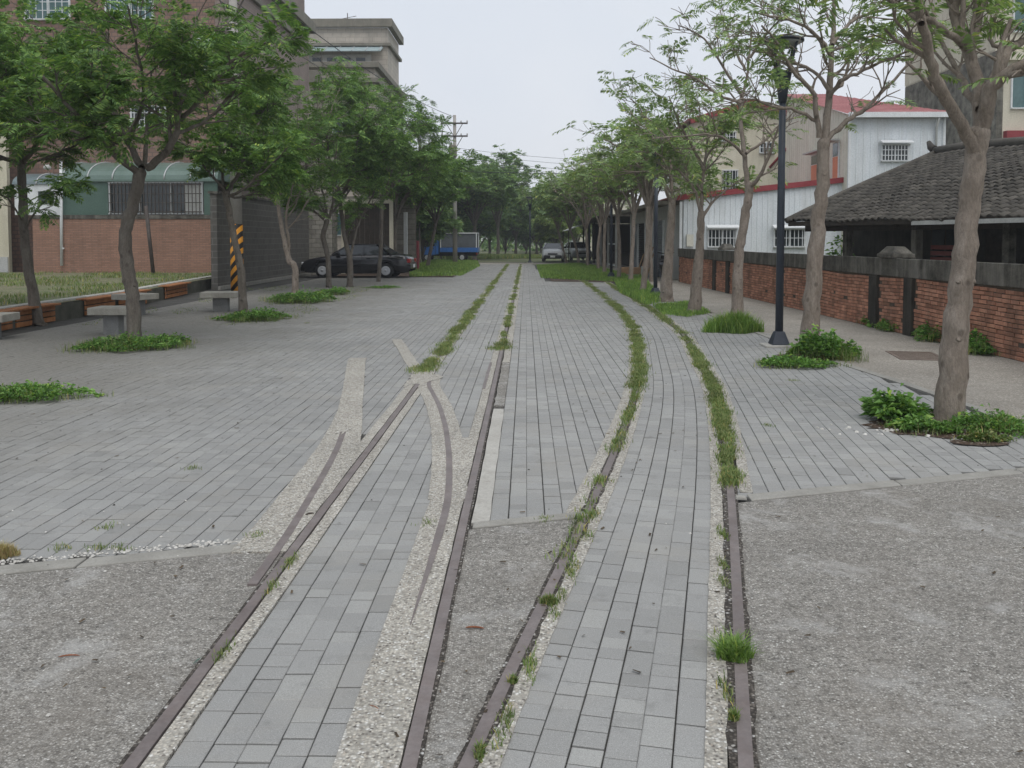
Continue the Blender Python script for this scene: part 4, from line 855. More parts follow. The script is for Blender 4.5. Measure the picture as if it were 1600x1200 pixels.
gt_=thing('house_gate','cream framed dark gate beyond the stone pier','gate',(-8.4,40.6,0)); m=MB(); m.box(0,.16,0,.2,0,3.4); m.box(2.2,2.36,0,.2,0,3.4); m.box(.16,2.2,0,.2,3.2,3.4); m.build('frame',MAT['cream'],gt_)
for i in range(9): m=MB(); x=.17+i*.226; m.box(x,x+.215,.06,.1,.05,3.18); m.build('board',MAT['darkwood'],gt_)
lw=thing('stone_clad_wall','light grey stone clad wall behind the black car','wall',(-5.95-2.1,45,0)); m=MB(); m.box(.03,2.5,.03,.3,0,3.6); m.build('core',MAT['brick_mortar'],lw)
for r in range(14):
    x=0 if r%2 else -.2
    while x<2.5: m=MB(); a=max(x,.0); b=min(x+.5,2.5); m.box(a+.006,b-.006,-random.uniform(0,.015),.1,r*.26+.006,r*.26+.25); m.build('stone',MAT['stone_block'],lw); x+=.5
m=MB(); m.box(-.09,.09,-.09,.09,0,2.9); p_=m.build('white_post',MAT['white'],bevel=.01); c=at(634,400,44); p_.location=(c[0],44,0); tag(p_,'white square post behind the tail of the black car','post')
m=MB(); m.box(-.35,.35,-.2,.2,0,1.5); p_=m.build('red_cabinet',MAT['red_trim'],bevel=.03); c=at(644,400,46); p_.location=(c[0],46,0); tag(p_,'dull red cabinet just right of the white post','cabinet')
# far pale buildings glimpsed between the trees
for px0,px1,pt,Y,k,lab in ((850,896,312,150,'metal_white','far pale shed with a low roof glimpsed over the end trees'),(880,960,300,170,'beige','far beige block behind the right tree row'),(905,990,312,120,'cream','far cream house behind the workshop trees')):
    a=at(px0,400,Y); b=at(px1,400,Y); z=at(px0,pt,Y)[2]; h=thing('far_building',lab,'building',(a[0],Y,0)); w_=b[0]-a[0]
    m=MB(); m.box(0,w_,0,12,0,z); m.build('wall',MAT[k],h); m=MB(); m.extr([(-.5,z+.02),(w_+.5,z+.02),(w_/2,z+1.6)],-.5,12); m.build('roof',MAT['stained'] if k!='metal_white' else MAT['metal_white'],h)
    for i in range(3): m=MB(); x=w_*(.15+.28*i); m.box(x,x+w_*.14,-.05,-.003,z*.6,z*.8); m.build('window',MAT['glass'],h)
# ================================================================ STREET FURNITURE
# low wall of the raised bed, with slatted seats
lwp=np.array(gp([(-160,551),(0,517),(100,499),(200,481),(270,464),(345,448)])); LH=.38
bed=[tuple(p) for p in lwp]+[(-9.9,33),(-30,33.5),(-30,12)]
sheet('raised_bed',bed,LH-.05,MAT['grassbed'])
lw_=thing('low_wall','low mossy retaining wall with a pale coping and wooden slatted seats at left','low wall',(lwp[0][0],lwp[0][1],0)); O=np.array([lwp[0][0],lwp[0][1],0])
seglen=np.linalg.norm(np.diff(lwp,axis=0),axis=1); cum=np.concatenate([[0],np.cumsum(seglen)])
def lw_at(s): return np.array([np.interp(s,cum,lwp[:,0]),np.interp(s,cum,lwp[:,1])])-O[:2]
def lw_strip(name,mat,d0,d1,z0,z1,s0,s1,step=1.0,bev=.01):
    s=s0
    while s<s1-.01:
        e=min(s+step,s1); a,b=lw_at(s),lw_at(e); d=(b-a)/np.linalg.norm(b-a); n=np.array([d[1],-d[0]])   # n points to the plaza
        m=MB(); p=[a+n*d0,b+n*d0,b+n*d1,a+n*d1]; m.hexa([(q[0],q[1],z0) for q in p]+[(q[0],q[1],z1) for q in p]); m.build(name,mat,lw_,bev); s=e+.004
lw_strip('wall_block',MAT['low_wall'],-.3,0,-.05,LH-.07,0,cum[-1],2.2)
lw_strip('coping',MAT['coping'],-.34,-.14,LH-.07,LH-.01,0,cum[-1],1.6)
def s_of(px,base):      # distance along the wall of a photo column
    best=min(np.linspace(0,cum[-1],400),key=lambda s: abs(proj(np.append(lw_at(s)+O[:2],.2)[None])[0][0]-px)); return best
for pa,pb in ((-60,16),(20,82),(128,177),(182,226),(255,290)):
    s0,s1=s_of(pa,0),s_of(pb,0)
    for k in range(3): lw_strip('seat_slat',MAT['slat'],-.13+k*.1,-.04+k*.1,LH-.066,LH-.03,s0,s1,9,.005)
    for k in range(3): lw_strip('front_slat',MAT['slat'],.03,.055,LH-.16-k*.105,LH-.075-k*.105,s0+.02,s1-.02,9,.005)
# concrete stools
def stool(px,py,w_,d_,h,rz,lab,leg='bench_leg'):
    c=g(px,py); s=thing('concrete_stool',lab,'stool',(c[0],c[1],0),rz,'concrete stools under the left trees')
    m=MB(); m.box(-w_/2,w_/2,-d_/2,d_/2,h-.12,h); m.build('slab_top',MAT['bench'],s,.012); m=MB(); m.box(-w_*.2,w_*.2,-d_*.22,d_*.22,-.02,h-.121); m.build('pedestal',MAT[leg],s,.01); return s
stool(178,522,.62,.55,.45,R(3),'nearest square concrete stool, half hidden by the front left tree')
stool(212,492,.7,.6,.44,R(-22),'square concrete stool turned at an angle behind the nearest stool')
stool(346,486,.78,.62,.42,R(8),'square concrete stool in front of the striped pole')
stool(-18,530,.7,.6,.4,R(5),'square concrete stool cut by the left picture edge')
# utility poles
def utility_pole(name,lab,x,y,h,stripe,arms=(),rz=0):
    s=thing(name,lab,'utility pole',(x,y,0),rz)
    m=MB(); m.tube([(0,0,2.0 if stripe else 0),(0,0,h)],[.165,.1],14); m.build('shaft',MAT['pole'],s)
    if stripe: m=MB(); m.tube([(0,0,-.05),(0,0,1.99)],[.185,.178],18); m.build('striped_sleeve',MAT['hazard'],s)
    for z,w_ in arms:
        m=MB(); m.box(-w_/2,w_/2,-.16,-.1,z-.05,z+.05); a=m.build('crossarm',MAT['iron'],s)
        for sx in (-1,1): m=MB(); m.bar((sx*.08,-.13,z-.8),(sx*w_*.3,-.13,z-.05),.04); m.build('brace',MAT['iron'],a)
        for f in (-.48,-.25,.25,.48):
            m=MB(); m.lathe([(.03,0),(.05,.03),(.035,.06),(.055,.09),(.03,.13),(0,.14)],(w_*f,-.13,z+.05),10); m.build('insulator',MAT['offwhite'],a)
    return s
c=g(371,459); utility_pole('striped_pole','concrete pole with a yellow and black striped sleeve before the grey block wall',c[0],c[1],9.5,True,((8.6,1.6),))
up=at(711,380,60); UX=up[0]; zt_=at(711,180,60)[2]
pl=utility_pole('line_pole','tall grey utility pole with two crossarms and a transformer above the trees',UX,60,zt_,False,((at(711,193,60)[2],1.75),(at(711,213,60)[2],1.75)))
m=MB(); m.lathe([(.0,0),(.26,.0),(.27,.05),(.27,.72),(.2,.8),(0,.82)],(-.1,-.35,at(711,246,60)[2]),16); m.lathe([(.0,0),(.04,.0),(.03,.2),(0,.22)],(-.18,-.35,at(711,246,60)[2]+.8),8); m.build('transformer',MAT['cornice'],pl)
m=MB(); m.box(-.85,-.79,-.16,-.1,at(700,250,60)[2],at(700,203,60)[2]); m.build('fuse_bracket',MAT['iron'],pl)
def cable(a,b,sag,lab,r=.012):
    a=np.array(a);b=np.array(b); pts=[a+(b-a)*t-np.array([0,0,sag*4*t*(1-t)]) for t in np.linspace(0,1,22)]; m=MB(); m.tube(pts,r,5); tag(m.build('cable',MAT['wire']),lab,'cable','overhead cables')
za=at(711,193,60)[2]
cable((-8.4,26,9.3),(UX-.1,59.87,zt_-.1),.5,'long overhead cable sloping down to the top of the utility pole',.016)
for i,dx in enumerate((-.8,-.4)): cable((-8.4+dx,26,8.7),(UX+dx,59.87,za+.16),.7,('overhead cable from striped pole to the outer end of the far crossarm','overhead cable from striped pole to the inner half of the far crossarm')[i])
for i,py_ in enumerate((231,238,246,252)): cable((UX+.5*i/3,59.9,at(730,py_,60)[2]),(22,75,at(730,py_,60)[2]+1.3-.25*i),.9,('topmost','second from the top','third from the top','lowest')[i]+' of four thin cables crossing the sky beside the utility pole',.011)
cable((UX+.1,60,at(730,268,60)[2]),(20,62,at(960,268,61)[2]),.15,'lowest thick overhead cable crossing behind the right trees',.02)
# street lamps
def make_lamp():
    s=thing('street_lamp','x','street lamp',(0,0,0),0,'dark lantern lamp posts along the tree row')
    m=MB(); m.tube([(0,0,.18),(0,0,2.2),(0,0,3.5)],[.057,.053,.047],16); m.build('pole',MAT['lamp'],s)
    m=MB(); m.hexa([(-.13,-.13,.03),(.13,-.13,.03),(.13,.13,.03),(-.13,.13,.03),(-.065,-.065,.22),(.065,-.065,.22),(.065,.065,.22),(-.065,.065,.22)]); m.build('foot',MAT['lamp'],s,.01)
    m=MB(); m.box(-.24,.24,-.2,.2,-.05,.03); m.build('plinth',MAT['mortar'],s,.015)
    m=MB(); m.lathe([(.055,3.5),(.075,3.66),(.085,3.74),(.1,3.78),(.125,3.93),(.135,3.945),(.12,3.95),(0,3.955)],(0,0,0),20); m.build('cup',MAT['lamp'],s)
    for k in range(4):
        t=R(38+90*k); a=(math.cos(t)*.115,math.sin(t)*.115,3.94); b=(math.cos(t)*.225,math.sin(t)*.225,4.34); m=MB(); m.bar(a,b,.028,.028); m.build('strut',MAT['lamp'],s)
    m=MB(); m.lathe([(.02,4.27),(.16,4.29),(.235,4.335),(.26,4.355)],(0,0,0),24); m.build('lamp_underside',MAT['lamp_in'],s)
    m=MB(); m.lathe([(.24,4.357),(.285,4.36),(.285,4.395),(.25,4.41),(0,4.43)],(0,0,0),24); m.build('cap',MAT['lamp'],s)
    return s
lp0=make_lamp()
for i,(px_,py_,lab) in enumerate(((1217,541,'nearest dark lantern lamp post, beside the leafy clump and the knotted trunk'),(1024,462,'second dark lantern lamp post, on a pale plinth beside a leaning trunk'),(955,434,'third dark lamp post, rising from the lawn edge'),(921,413,'fourth dark lamp post, beside the workshop trunks'),(828,411,'lone dark lamp post in the middle of the plaza end'))):
    s=lp0 if i==0 else copy_tree(lp0); c=g(px_,py_); s.location=(c[0],c[1],0); s['label']=lab; s.rotation_euler[2]=R(i*20)

# ================================================================ VEHICLES
def car(name,lab,paint_,x,y,rz,Lc=4.5,Wc=1.7,Hc=1.38,plate=True,dark_low=None):
    s=thing(name,lab,'car',(x,y,0),rz); hw=Wc/2; h=Lc/2; P_=MAT[paint_]; wb=2.62/4.5*Lc; xf,xr=wb/2+.02,-wb/2+.02; Rw=.30
    prof=[(-h,.42,.62),(-h+.04,.3,.78),(-h+.25,.22,.93),(-1.3,.2,.96),(-.3,.19,.95),(.9,.19,.93),(1.35,.19,.86),(h-.35,.2,.76),(h-.08,.26,.66),(h,.38,.52)]
    xs=sorted(set([p[0] for p in prof]+[c+d for c in (xf,xr) for d in np.linspace(-.37,.37,11)]))
    lo=lambda q: np.interp(q,[p[0] for p in prof],[p[1] for p in prof]); hi=lambda q: np.interp(q,[p[0] for p in prof],[p[2] for p in prof])
    secs=[]
    for q in xs:
        b=lo(q)
        for c in (xf,xr):
            if abs(q-c)<.372: b=max(b,.29+math.sqrt(max(0,.37**2-(q-c)**2)))
        t=hi(q); e=min(1,(h-abs(q))/.5); w=hw*(1-.16*(1-e)**2); mid=(max(b,.5)+t)/2
        half=[(w-.06,b),(w-.01,b+.04),(w,max(b+.06,.5)),(w-.015,max(b+.07,mid)),(w-.05,t-.05),(w-.13,t),(.35,t+.015)]
        secs.append([(q,-a,z) for a,z in half]+[(q,a,z) for a,z in reversed(half)])
    n=len(secs[0]); m=MB(); vs=[p for r in secs for p in r]; fs=[]
    for i in range(len(secs)-1):
        for j in range(n-1): fs.append((i*n+j,(i+1)*n+j,(i+1)*n+j+1,i*n+j+1))
    m.add(vs,fs,0,True); m.add(secs[0],[tuple(range(n))]); m.add(secs[-1],[tuple(reversed(range(n)))]); body=m.build('body',P_,s)
    m=MB(); m.box(-h+.3,h-.3,-hw+.24,hw-.24,.2,.6); m.build('underbody',MAT['black_trim'],s)
    zb=.94; rz_=Hc; A0,A1,B0,B1=.95,.28,-.88,-1.5   # windscreen base/top, rear top/base
    bw,tw_=hw-.07,hw-.25
    m=MB(); m.hexa([(B0,-tw_,rz_-.05),(A1,-tw_,rz_-.05),(A1,tw_,rz_-.05),(B0,tw_,rz_-.05),(B0-.02,-tw_+.04,rz_),(A1-.02,-tw_+.04,rz_),(A1-.02,tw_-.04,rz_),(B0-.02,tw_-.04,rz_)]); m.build('roof',P_,s,.02)
    m=MB()
    for sy in (-1,1):
        for (p,q,w) in (((A0,zb),(A1,rz_-.03),.07),((B1,zb),(B0,rz_-.03),.1)): m.bar((p[0],sy*bw,p[1]),(q[0],sy*tw_,q[1]),w,.06)
        m.bar((-.33,sy*bw,zb),(-.36,sy*tw_,rz_-.03),.09,.05)
        m.bar((A1,sy*tw_,rz_-.035),(B0,sy*tw_,rz_-.035),.05,.06)
    m.build('pillars',P_,s)
    def pt(t,z,sy): k=(z-zb)/(rz_-zb); return (t,sy*(bw+(tw_-bw)*k+.0),z)
    def glass(nm,p):
        m=MB(); m.add(p,[tuple(range(len(p)))]); q=m.build(nm,MAT['car_glass'],s); q.modifiers.new('t','SOLIDIFY').thickness=.012
    zt2=rz_-.06
    for sy in (-1,1):
        glass('side_window',[pt(A0-.1,zb,sy),pt(A1,zt2,sy),pt(-.32,zt2,sy),pt(-.29,zb,sy)]); glass('side_window',[pt(-.38,zb,sy),pt(-.4,zt2,sy),pt(B0+.02,zt2,sy),pt(B1+.12,zb,sy)])
        m=MB(); m.box(-.31,-.3,sy*hw-.0-(.004 if sy>0 else -.0),sy*hw+(.004 if sy<0 else 0)+.0,.35,.88); m.build('door_seam',MAT['black_trim'],s)
        for xx in (.42,-.5): m=MB(); m.box(xx-.16,xx,min(sy*(hw-.03),sy*(hw+.02)),max(sy*(hw-.03),sy*(hw+.02)),.78,.81); m.build('door_handle',MAT['black_trim'],s)
        m=MB(); m.hexa([(.62,sy*(hw-.04),.93),(.8,sy*(hw-.04),.93),(.8,sy*(hw+.14),.95),(.66,sy*(hw+.14),.95),(.62,sy*(hw-.04),1.05),(.76,sy*(hw-.04),1.05),(.74,sy*(hw+.14),1.05),(.66,sy*(hw+.14),1.05)]); m.build('mirror',MAT['black_trim'],s,.02)
        m=MB(); m.box(h-.14,h+.0,min(sy*.38,sy*(hw-.16)),max(sy*.38,sy*(hw-.16)),.5,.64); m.build('headlight',MAT['lampglass'],s,.02)
        m=MB(); m.box(-h-.01,-h+.12,min(sy*.4,sy*(hw-.1)),max(sy*.4,sy*(hw-.1)),.62,.78); m.build('taillight',MAT['taillight'],s,.02)
        m=MB(); m.box(-1.0,1.0,min(sy*(hw-.02),sy*(hw+.012)),max(sy*(hw-.02),sy*(hw+.012)),.5,.56); m.build('side_moulding',MAT['black_trim'],s)
    glass('windscreen',[(A0+.02,-bw+.07,zb+.01),(A0+.02,bw-.07,zb+.01),(A1+.02,tw_-.05,rz_-.04),(A1+.02,-tw_+.05,rz_-.04)]); glass('rear_window',[(B1-.01,-bw+.1,zb+.01),(B1-.01,bw-.1,zb+.01),(B0-.03,tw_-.06,rz_-.05),(B0-.03,-tw_+.06,rz_-.05)])
    m=MB(); m.box(A1-.6,A1-.5,-tw_+.1,tw_-.1,.6,1.2); m.box(-1.2,-1.1,-tw_+.1,tw_-.1,.6,1.15); m.build('seat_back',MAT['black_trim'],s,.04)
    m=MB(); m.box(-h-.03,-h+.1,-hw+.14,hw-.14,.36,.56); m.build('bumper',MAT['black_trim'] if dark_low else P_,s,.04); m=MB(); m.box(h-.1,h+.05,-hw+.16,hw-.16,.26,.46); m.build('bumper',MAT['black_trim'] if dark_low else P_,s,.05)
    m=MB(); m.box(h-.02,h+.012,-.34,.34,.5,.6); m.build('grille',MAT['black_trim'],s)
    if plate: m=MB(); m.box(h+.05,h+.06,-.17,.17,.3,.44); m.build('license_plate',MAT['plate'],s); m=MB(); m.box(-h-.045,-h-.032,-.17,.17,.42,.55); m.build('license_plate',MAT['plate'],s)
    for xx in (xf,xr):
        for sy in (-1,1): wheel(s,xx,sy*(hw-.1),Rw,sy)
    return s
def wheel(s,x,y,Rw,sy,hub='hub',w=.095):
    m=MB(); m.lathe([(Rw*.6,-w),(Rw*.93,-w),(Rw,-w*.6),(Rw,w*.6),(Rw*.93,w),(Rw*.6,w)],(x,y,Rw),28,axis='y'); wh=m.build('wheel',MAT['tyre'],s)
    yo=sy*w; f=lambda d: yo*d
    pr=[(0,-w*.7),(Rw*.6,-w*.7),(Rw*.62,w*.7),(0,w*.7)]; m=MB(); m.lathe(pr,(x,y,Rw),24,axis='y'); m.build('rim',MAT['black_trim'],wh)
    m=MB(); yy=y+sy*(w+.008)
    m.lathe([(0,-.012),(Rw*.2,-.012),(Rw*.2,.012),(0,.016)],(x,yy,Rw),14,axis='y')
    for k in range(7):
        t=2*math.pi*k/7; d=np.array([math.cos(t),0,math.sin(t)]); c=np.array([x,yy,Rw]); m.bar(c+d*Rw*.12,c+d*Rw*.6,Rw*.22,.02,up=(0,1,0))
    m.lathe([(Rw*.52,-.01),(Rw*.62,-.01),(Rw*.62,.012),(Rw*.52,.012)],(x,yy,Rw),24,axis='y'); m.build('hubcap',MAT[hub],wh)
c=g(556,434.5); car('black_sedan','black saloon car parked side on behind the slim tree trunks','p_black',c[0],c[1]+.85,R(180-4))
c=g(866,409); car('silver_sedan','silver saloon car facing the camera at the end of the plaza','p_silver',c[0],c[1]+2.1,R(-90-3),Lc=4.2,Wc=1.58,Hc=1.3,dark_low=True)
c=g(893,408); car('white_car','white car half hidden behind the silver car and the bright bush','p_white',c[0]+.6,c[1]+3.5,R(-90+8),Lc=4.2,Wc=1.6,Hc=1.4)
# small blue truck, cab to the left
def truck(x,y,rz):
    s=thing('blue_truck','small blue flatbed truck with a grey covered bed parked among the left trees','truck',(x,y,0),rz); hw=.78
    m=MB(); m.extr([(2.15,.42),(2.17,.75),(2.05,1.0),(1.55,1.72),(.62,1.78),(.5,1.7),(.5,.5),(.95,.42)],-hw,hw); m.build('cab',MAT['p_blue'],s,.06)
    for sy in (-1,1):
        m=MB(); yy=sy*(hw+.004); p=[(1.93,1.06),(1.53,1.62),(.78,1.66),(.78,1.08)]; m.add([(a,yy,b) for a,b in p],[(0,1,2,3)]); q=m.build('side_window',MAT['car_glass'],s); q.modifiers.new('t','SOLIDIFY').thickness=.01
        m=MB(); m.box(.7,.72,min(sy*hw,sy*(hw+.008)),max(sy*hw,sy*(hw+.008)),.5,1.68); m.build('door_seam',MAT['black_trim'],s)
        m=MB(); m.box(.82,.95,min(sy*hw,sy*(hw+.03)),max(sy*hw,sy*(hw+.03)),.92,.96); m.build('door_handle',MAT['black_trim'],s)
        m=MB(); m.box(1.75,1.9,min(sy*hw,sy*(hw+.2)),max(sy*hw,sy*(hw+.2)),1.15,1.36); m.build('mirror',MAT['black_trim'],s,.02)
        m=MB(); m.box(2.1,2.2,min(sy*.45,sy*.72),max(sy*.45,sy*.72),.6,.76); m.build('headlight',MAT['lampglass'],s,.02)
        m=MB(); m.box(-2.32,.4,min(sy*(hw-.02),sy*(hw+.03)),max(sy*(hw-.02),sy*(hw+.03)),.66,.98); m.build('drop_side',MAT['p_blue'],s,.01)
        for k in range(6): m=MB(); xx=-2.2+k*.5; m.box(xx,xx+.05,min(sy*(hw+.03),sy*(hw+.05)),max(sy*(hw+.03),sy*(hw+.05)),.68,.96); m.build('side_rib',MAT['p_blue'],s)
        m=MB(); m.box(-2.33,-2.25,min(sy*.5,sy*.76),max(sy*.5,sy*.76),.48,.6); m.build('taillight',MAT['taillight'],s)
    m=MB(); m.add([(2.06,-.68,1.04),(2.06,.68,1.04),(1.6,.64,1.65),(1.6,-.64,1.65)],[(0,1,2,3)]); q=m.build('windscreen',MAT['car_glass'],s); q.modifiers.new('t','SOLIDIFY').thickness=.02
    m=MB(); m.box(-2.32,.4,-hw+.03,hw-.03,.6,.66); m.build('bed_floor',MAT['black_trim'],s); m=MB(); m.box(-2.3,2.0,-.4,.4,.38,.59); m.build('chassis',MAT['black_trim'],s)
    m=MB(); m.box(-2.35,-2.31,-hw,hw,.66,.98); m.build('tailgate',MAT['p_blue'],s)
    m=MB()
    for xx in (-2.28,.34):
        for sy in (-1,1): m.box(xx-.03,xx+.03,sy*hw-.03,sy*hw+.03,.985,2.08)
        m.box(xx-.03,xx+.03,-hw+.03,hw-.03,2.02,2.08)
    for sy in (-1,1): m.box(-2.25,.31,sy*hw-.03,sy*hw+.03,2.02,2.08)
    m.build('cover_frame',MAT['white'],s); m=MB(); m.box(-2.2,.3,-hw+.06,hw-.06,1.0,2.0); m.build('tarpaulin',MAT['tarp'],s,.03)
    for xx in (1.35,-1.22):
        for sy in (-1,1): wheel(s,xx,sy*(hw-.1),.27,sy,'hub')
c=g(697,408); truck(c[0],c[1]+.6,R(180-3))
# ================================================================ TREES
def nrm(v): return v/(np.linalg.norm(v)+1e-9)
def rperp(d):
    a=np.random.normal(size=3); a-=d*(a@d); return nrm(a)
class Tree:
    def __init__(s): s.wood=MB(); s.fp=[]; s.fd=[]; s.fl=[]
    def frond(s,p,d,L): s.fp.append(p); s.fd.append(d); s.fl.append(L)
    def branch(s,p,d,L,r,lev,P):
        step=.16 if lev<2 else .11; n=max(3,int(L/step)); pts=[p]; dirs=[d]
        for i in range(n):
            d=nrm(d+np.random.normal(0,P['wig'],3)+np.array([0,0,P['rise'][lev]])); p=p+d*L/n; pts.append(p); dirs.append(d)
        rad=[max(P['rmin'],r*(1-.62*i/n)) for i in range(n+1)]
        s.wood.tube(pts,rad,6 if lev<2 else 4,cap=False)
        s.kids(pts,dirs,rad,L,lev,P)
    def kids(s,pts,dirs,rad,L,lev,P):
        n=len(pts)-1
        if lev>=P['levels']:
            k=P['tip']+np.random.randint(-1,2)
            for q in range(max(1,k)):
                if random.random()>P['dens']: continue
                i=n if q<k*.65 else random.randint(max(1,n//2),n); d=dirs[i]; o=nrm(d*.6+rperp(d)*.9); o[2]=o[2]*.45+random.uniform(-.1,.22)
                s.frond(pts[i],nrm(o),P['fl']*random.uniform(.65,1.15))
            return
        k=P['nk'][lev]
        for q in range(k):
            f=.32+.68*(q+random.random()*.7)/k; i=min(n,max(1,int(f*n))); d=dirs[i]
            c=nrm(d*random.uniform(.55,.95)+rperp(d)*random.uniform(.6,1.0)); c[2]=c[2]*P['flat']+P['up']; c=nrm(c)
            s.branch(pts[i],c,L*random.uniform(*P['lr']),max(P['rmin'],rad[i]*random.uniform(.5,.68)),lev+1,P)
    def limb(s,pts,r0,r1,P,lev=0,kids=True):
        pts=[np.array(p,float) for p in pts]; q=[]
        k=len(pts); t=np.linspace(0,k-1,max(k*3,int(sum(np.linalg.norm(pts[i+1]-pts[i]) for i in range(k-1))/.14)))
        P3=np.array(pts)      # smooth through the points
        for a in t:
            i=min(int(a),k-2); u=a-i; p0=P3[max(i-1,0)];p1=P3[i];p2=P3[i+1];p3=P3[min(i+2,k-1)]
            q.append(.5*((2*p1)+(-p0+p2)*u+(2*p0-5*p1+4*p2-p3)*u*u+(-p0+3*p1-3*p2+p3)*u**3))
        q=[x+(np.random.normal(0,.008,3) if 0<j<len(q)-1 else 0) for j,x in enumerate(q)]
        n=len(q)-1; rad=list(np.linspace(r0,r1,n+1)*(1+np.random.normal(0,.03,n+1)))
        s.wood.tube(q,rad,10 if r0>.09 else 7,cap=False)
        if kids:
            dirs=[nrm(q[min(i+1,n)]-q[max(i-1,0)]) for i in range(n+1)]; L=sum(np.linalg.norm(q[i+1]-q[i]) for i in range(n))
            s.kids(q,dirs,rad,L*P.get('k0',1),lev,P)
        return q
    def leafmesh(s,mat,m=8,pl=.1,pw=.022,droop=.25):
        N=len(s.fp)
        if not N: return None
        p=np.array(s.fp);d=np.array(s.fd);Ls=np.array(s.fl); up=np.tile([0,0,1.],(N,1))+np.random.normal(0,.28,(N,3)); up-=d*(up*d).sum(1)[:,None]; up/=np.linalg.norm(up,axis=1)[:,None]+1e-9; sd=np.cross(d,up)
        V=[]
        for j in range(m):
            t=(j+1)/m; base=p+d*(Ls*t)[:,None]-np.array([0,0,1.])*(droop*Ls*t*t)[:,None]; lp=pl*(.55+.75*math.sin(math.pi*(.15+.75*t)))*(Ls/np.mean(Ls))
            for sgn_ in (-1,1):
                pd=sd*sgn_+d*.45-np.array([0,0,1.])*(.16+.25*np.random.rand(N,1))+np.random.normal(0,.14,(N,3)); pd/=np.linalg.norm(pd,axis=1)[:,None]
                wd=np.cross(pd,up)*pw*np.random.uniform(.75,1.25,(N,1))
                V.append(np.stack([base,base+pd*(lp*.45)[:,None]+wd,base+pd*lp[:,None]-np.array([0,0,.012]),base+pd*(lp*.45)[:,None]-wd],1))
        V=np.concatenate(V).reshape(-1,3); Q=np.arange(len(V)).reshape(-1,4); return V,Q
DENSE=dict(levels=2,nk=[8,5,0],lr=(.34,.52),rise=[.06,.03,.03],wig=.11,rmin=.005,flat=.5,up=.17,tip=6,dens=.85,fl=.3,k0=.75)
SPARSE=dict(levels=2,nk=[7,5,0],lr=(.34,.56),rise=[.05,.05,.06],wig=.2,rmin=.0055,flat=.6,up=.18,tip=4,dens=.4,fl=.3,k0=.8)
def var(P,**k): q=dict(P); q.update(k); return q
def spread(fork,n,rad,rise,r,a0=0,jit=.35,arc=.55):
    """limb polylines spreading like an umbrella from a fork"""
    out=[]
    for i in range(n):
        a=a0+2*math.pi*i/n+random.uniform(-jit,jit); R_=rad*random.uniform(.75,1.1); H=rise*random.uniform(.8,1.15); pts=[]
        for t in (0,.2,.45,.72,1): pts.append(np.array(fork)+np.array([math.cos(a)*R_*t**1.15,math.sin(a)*R_*t**1.15,H*(1-(1-t)**(1+arc*1.2))]))
        out.append((pts,r*random.uniform(.75,1),r*.3))
    return out
def tree(lab,base,trunk,limbs,P,leaf='leaf_l',bark='bark_l',group=None,m=10,pl=.088,pw=.0155,droop=.25,name='flame_tree',flare=1.65):
    """trunk: [(point,radius)], limbs: [(points,r0,r1)] in world coordinates"""
    b=np.array([base[0],base[1],0.]); T=Tree(); tr=MB()
    pts=[np.array(p)-b for p,r in trunk]; rs=[r for p,r in trunk]; pts[0][2]=-.05
    pts=[pts[0],pts[0]+(pts[1]-pts[0])*.12]+pts[1:]; rs=[rs[0]*flare,rs[0]*1.08]+rs[1:]
    k=len(pts); P3=np.array(pts); q=[];qr=[]
    for a in np.linspace(0,k-1,k*5):
        i=min(int(a),k-2);u=a-i;p0=P3[max(i-1,0)];p1=P3[i];p2=P3[i+1];p3=P3[min(i+2,k-1)]
        q.append(.5*((2*p1)+(-p0+p2)*u+(2*p0-5*p1+4*p2-p3)*u*u+(-p0+3*p1-3*p2+p3)*u**3)+np.random.normal(0,rs[0]*.04,3)*(1 if 0<a<k-1 else 0)); qr.append((rs[i]*(1-u)+rs[i+1]*u)*random.uniform(.95,1.06))
    qr[0]=max(qr[0],qr[1]); dd=nrm(q[-1]-q[-3]); re_=qr[-1]; q+=[q[-1]+dd*re_*.4,q[-1]+dd*re_*.8]; qr+=[re_*.75,re_*.1]; tr.tube(q,qr,14,rnd=.035)
    for _ in range(3):     # old branch scars
        j=random.randint(4,max(5,len(q)-4)); t_=random.uniform(3.6,5.8); c=q[j]+np.array([math.cos(t_),math.sin(t_),0])*qr[j]*.9; tr.tube([c,c+np.array([math.cos(t_),math.sin(t_),.25])*qr[j]*.16],[qr[j]*.3,qr[j]*.16],7)
    for l in limbs:
        pts_,r0,r1=l[:3]; pp=dict(P); 
        if len(l)>3: pp.update(l[3])
        T.limb([np.array(p)-b for p in pts_],r0,r1,pp)
    root=thing(name,lab,'tree',tuple(b),0,group)
    tr.build('trunk',MAT[bark],root)
    if T.wood.v: T.wood.build('branches',MAT[bark],root)
    lm=T.leafmesh(MAT[leaf],m,pl,pw,droop)
    if lm: link('crown',arr_mesh('crown',lm[0],lm[1],MAT[leaf]),root)
    return root
def pxl(L_,Y,dy=0): n=len(L_); return [at(p[0],p[1],Y+dy*i/(n-1)) for i,p in enumerate(L_)]
def pxt(L_,Y): return [(at(p[0],p[1],Y),p[2]) for p in L_]
GL='trees along the left side of the plaza'; GRr='trees along the right side of the plaza'
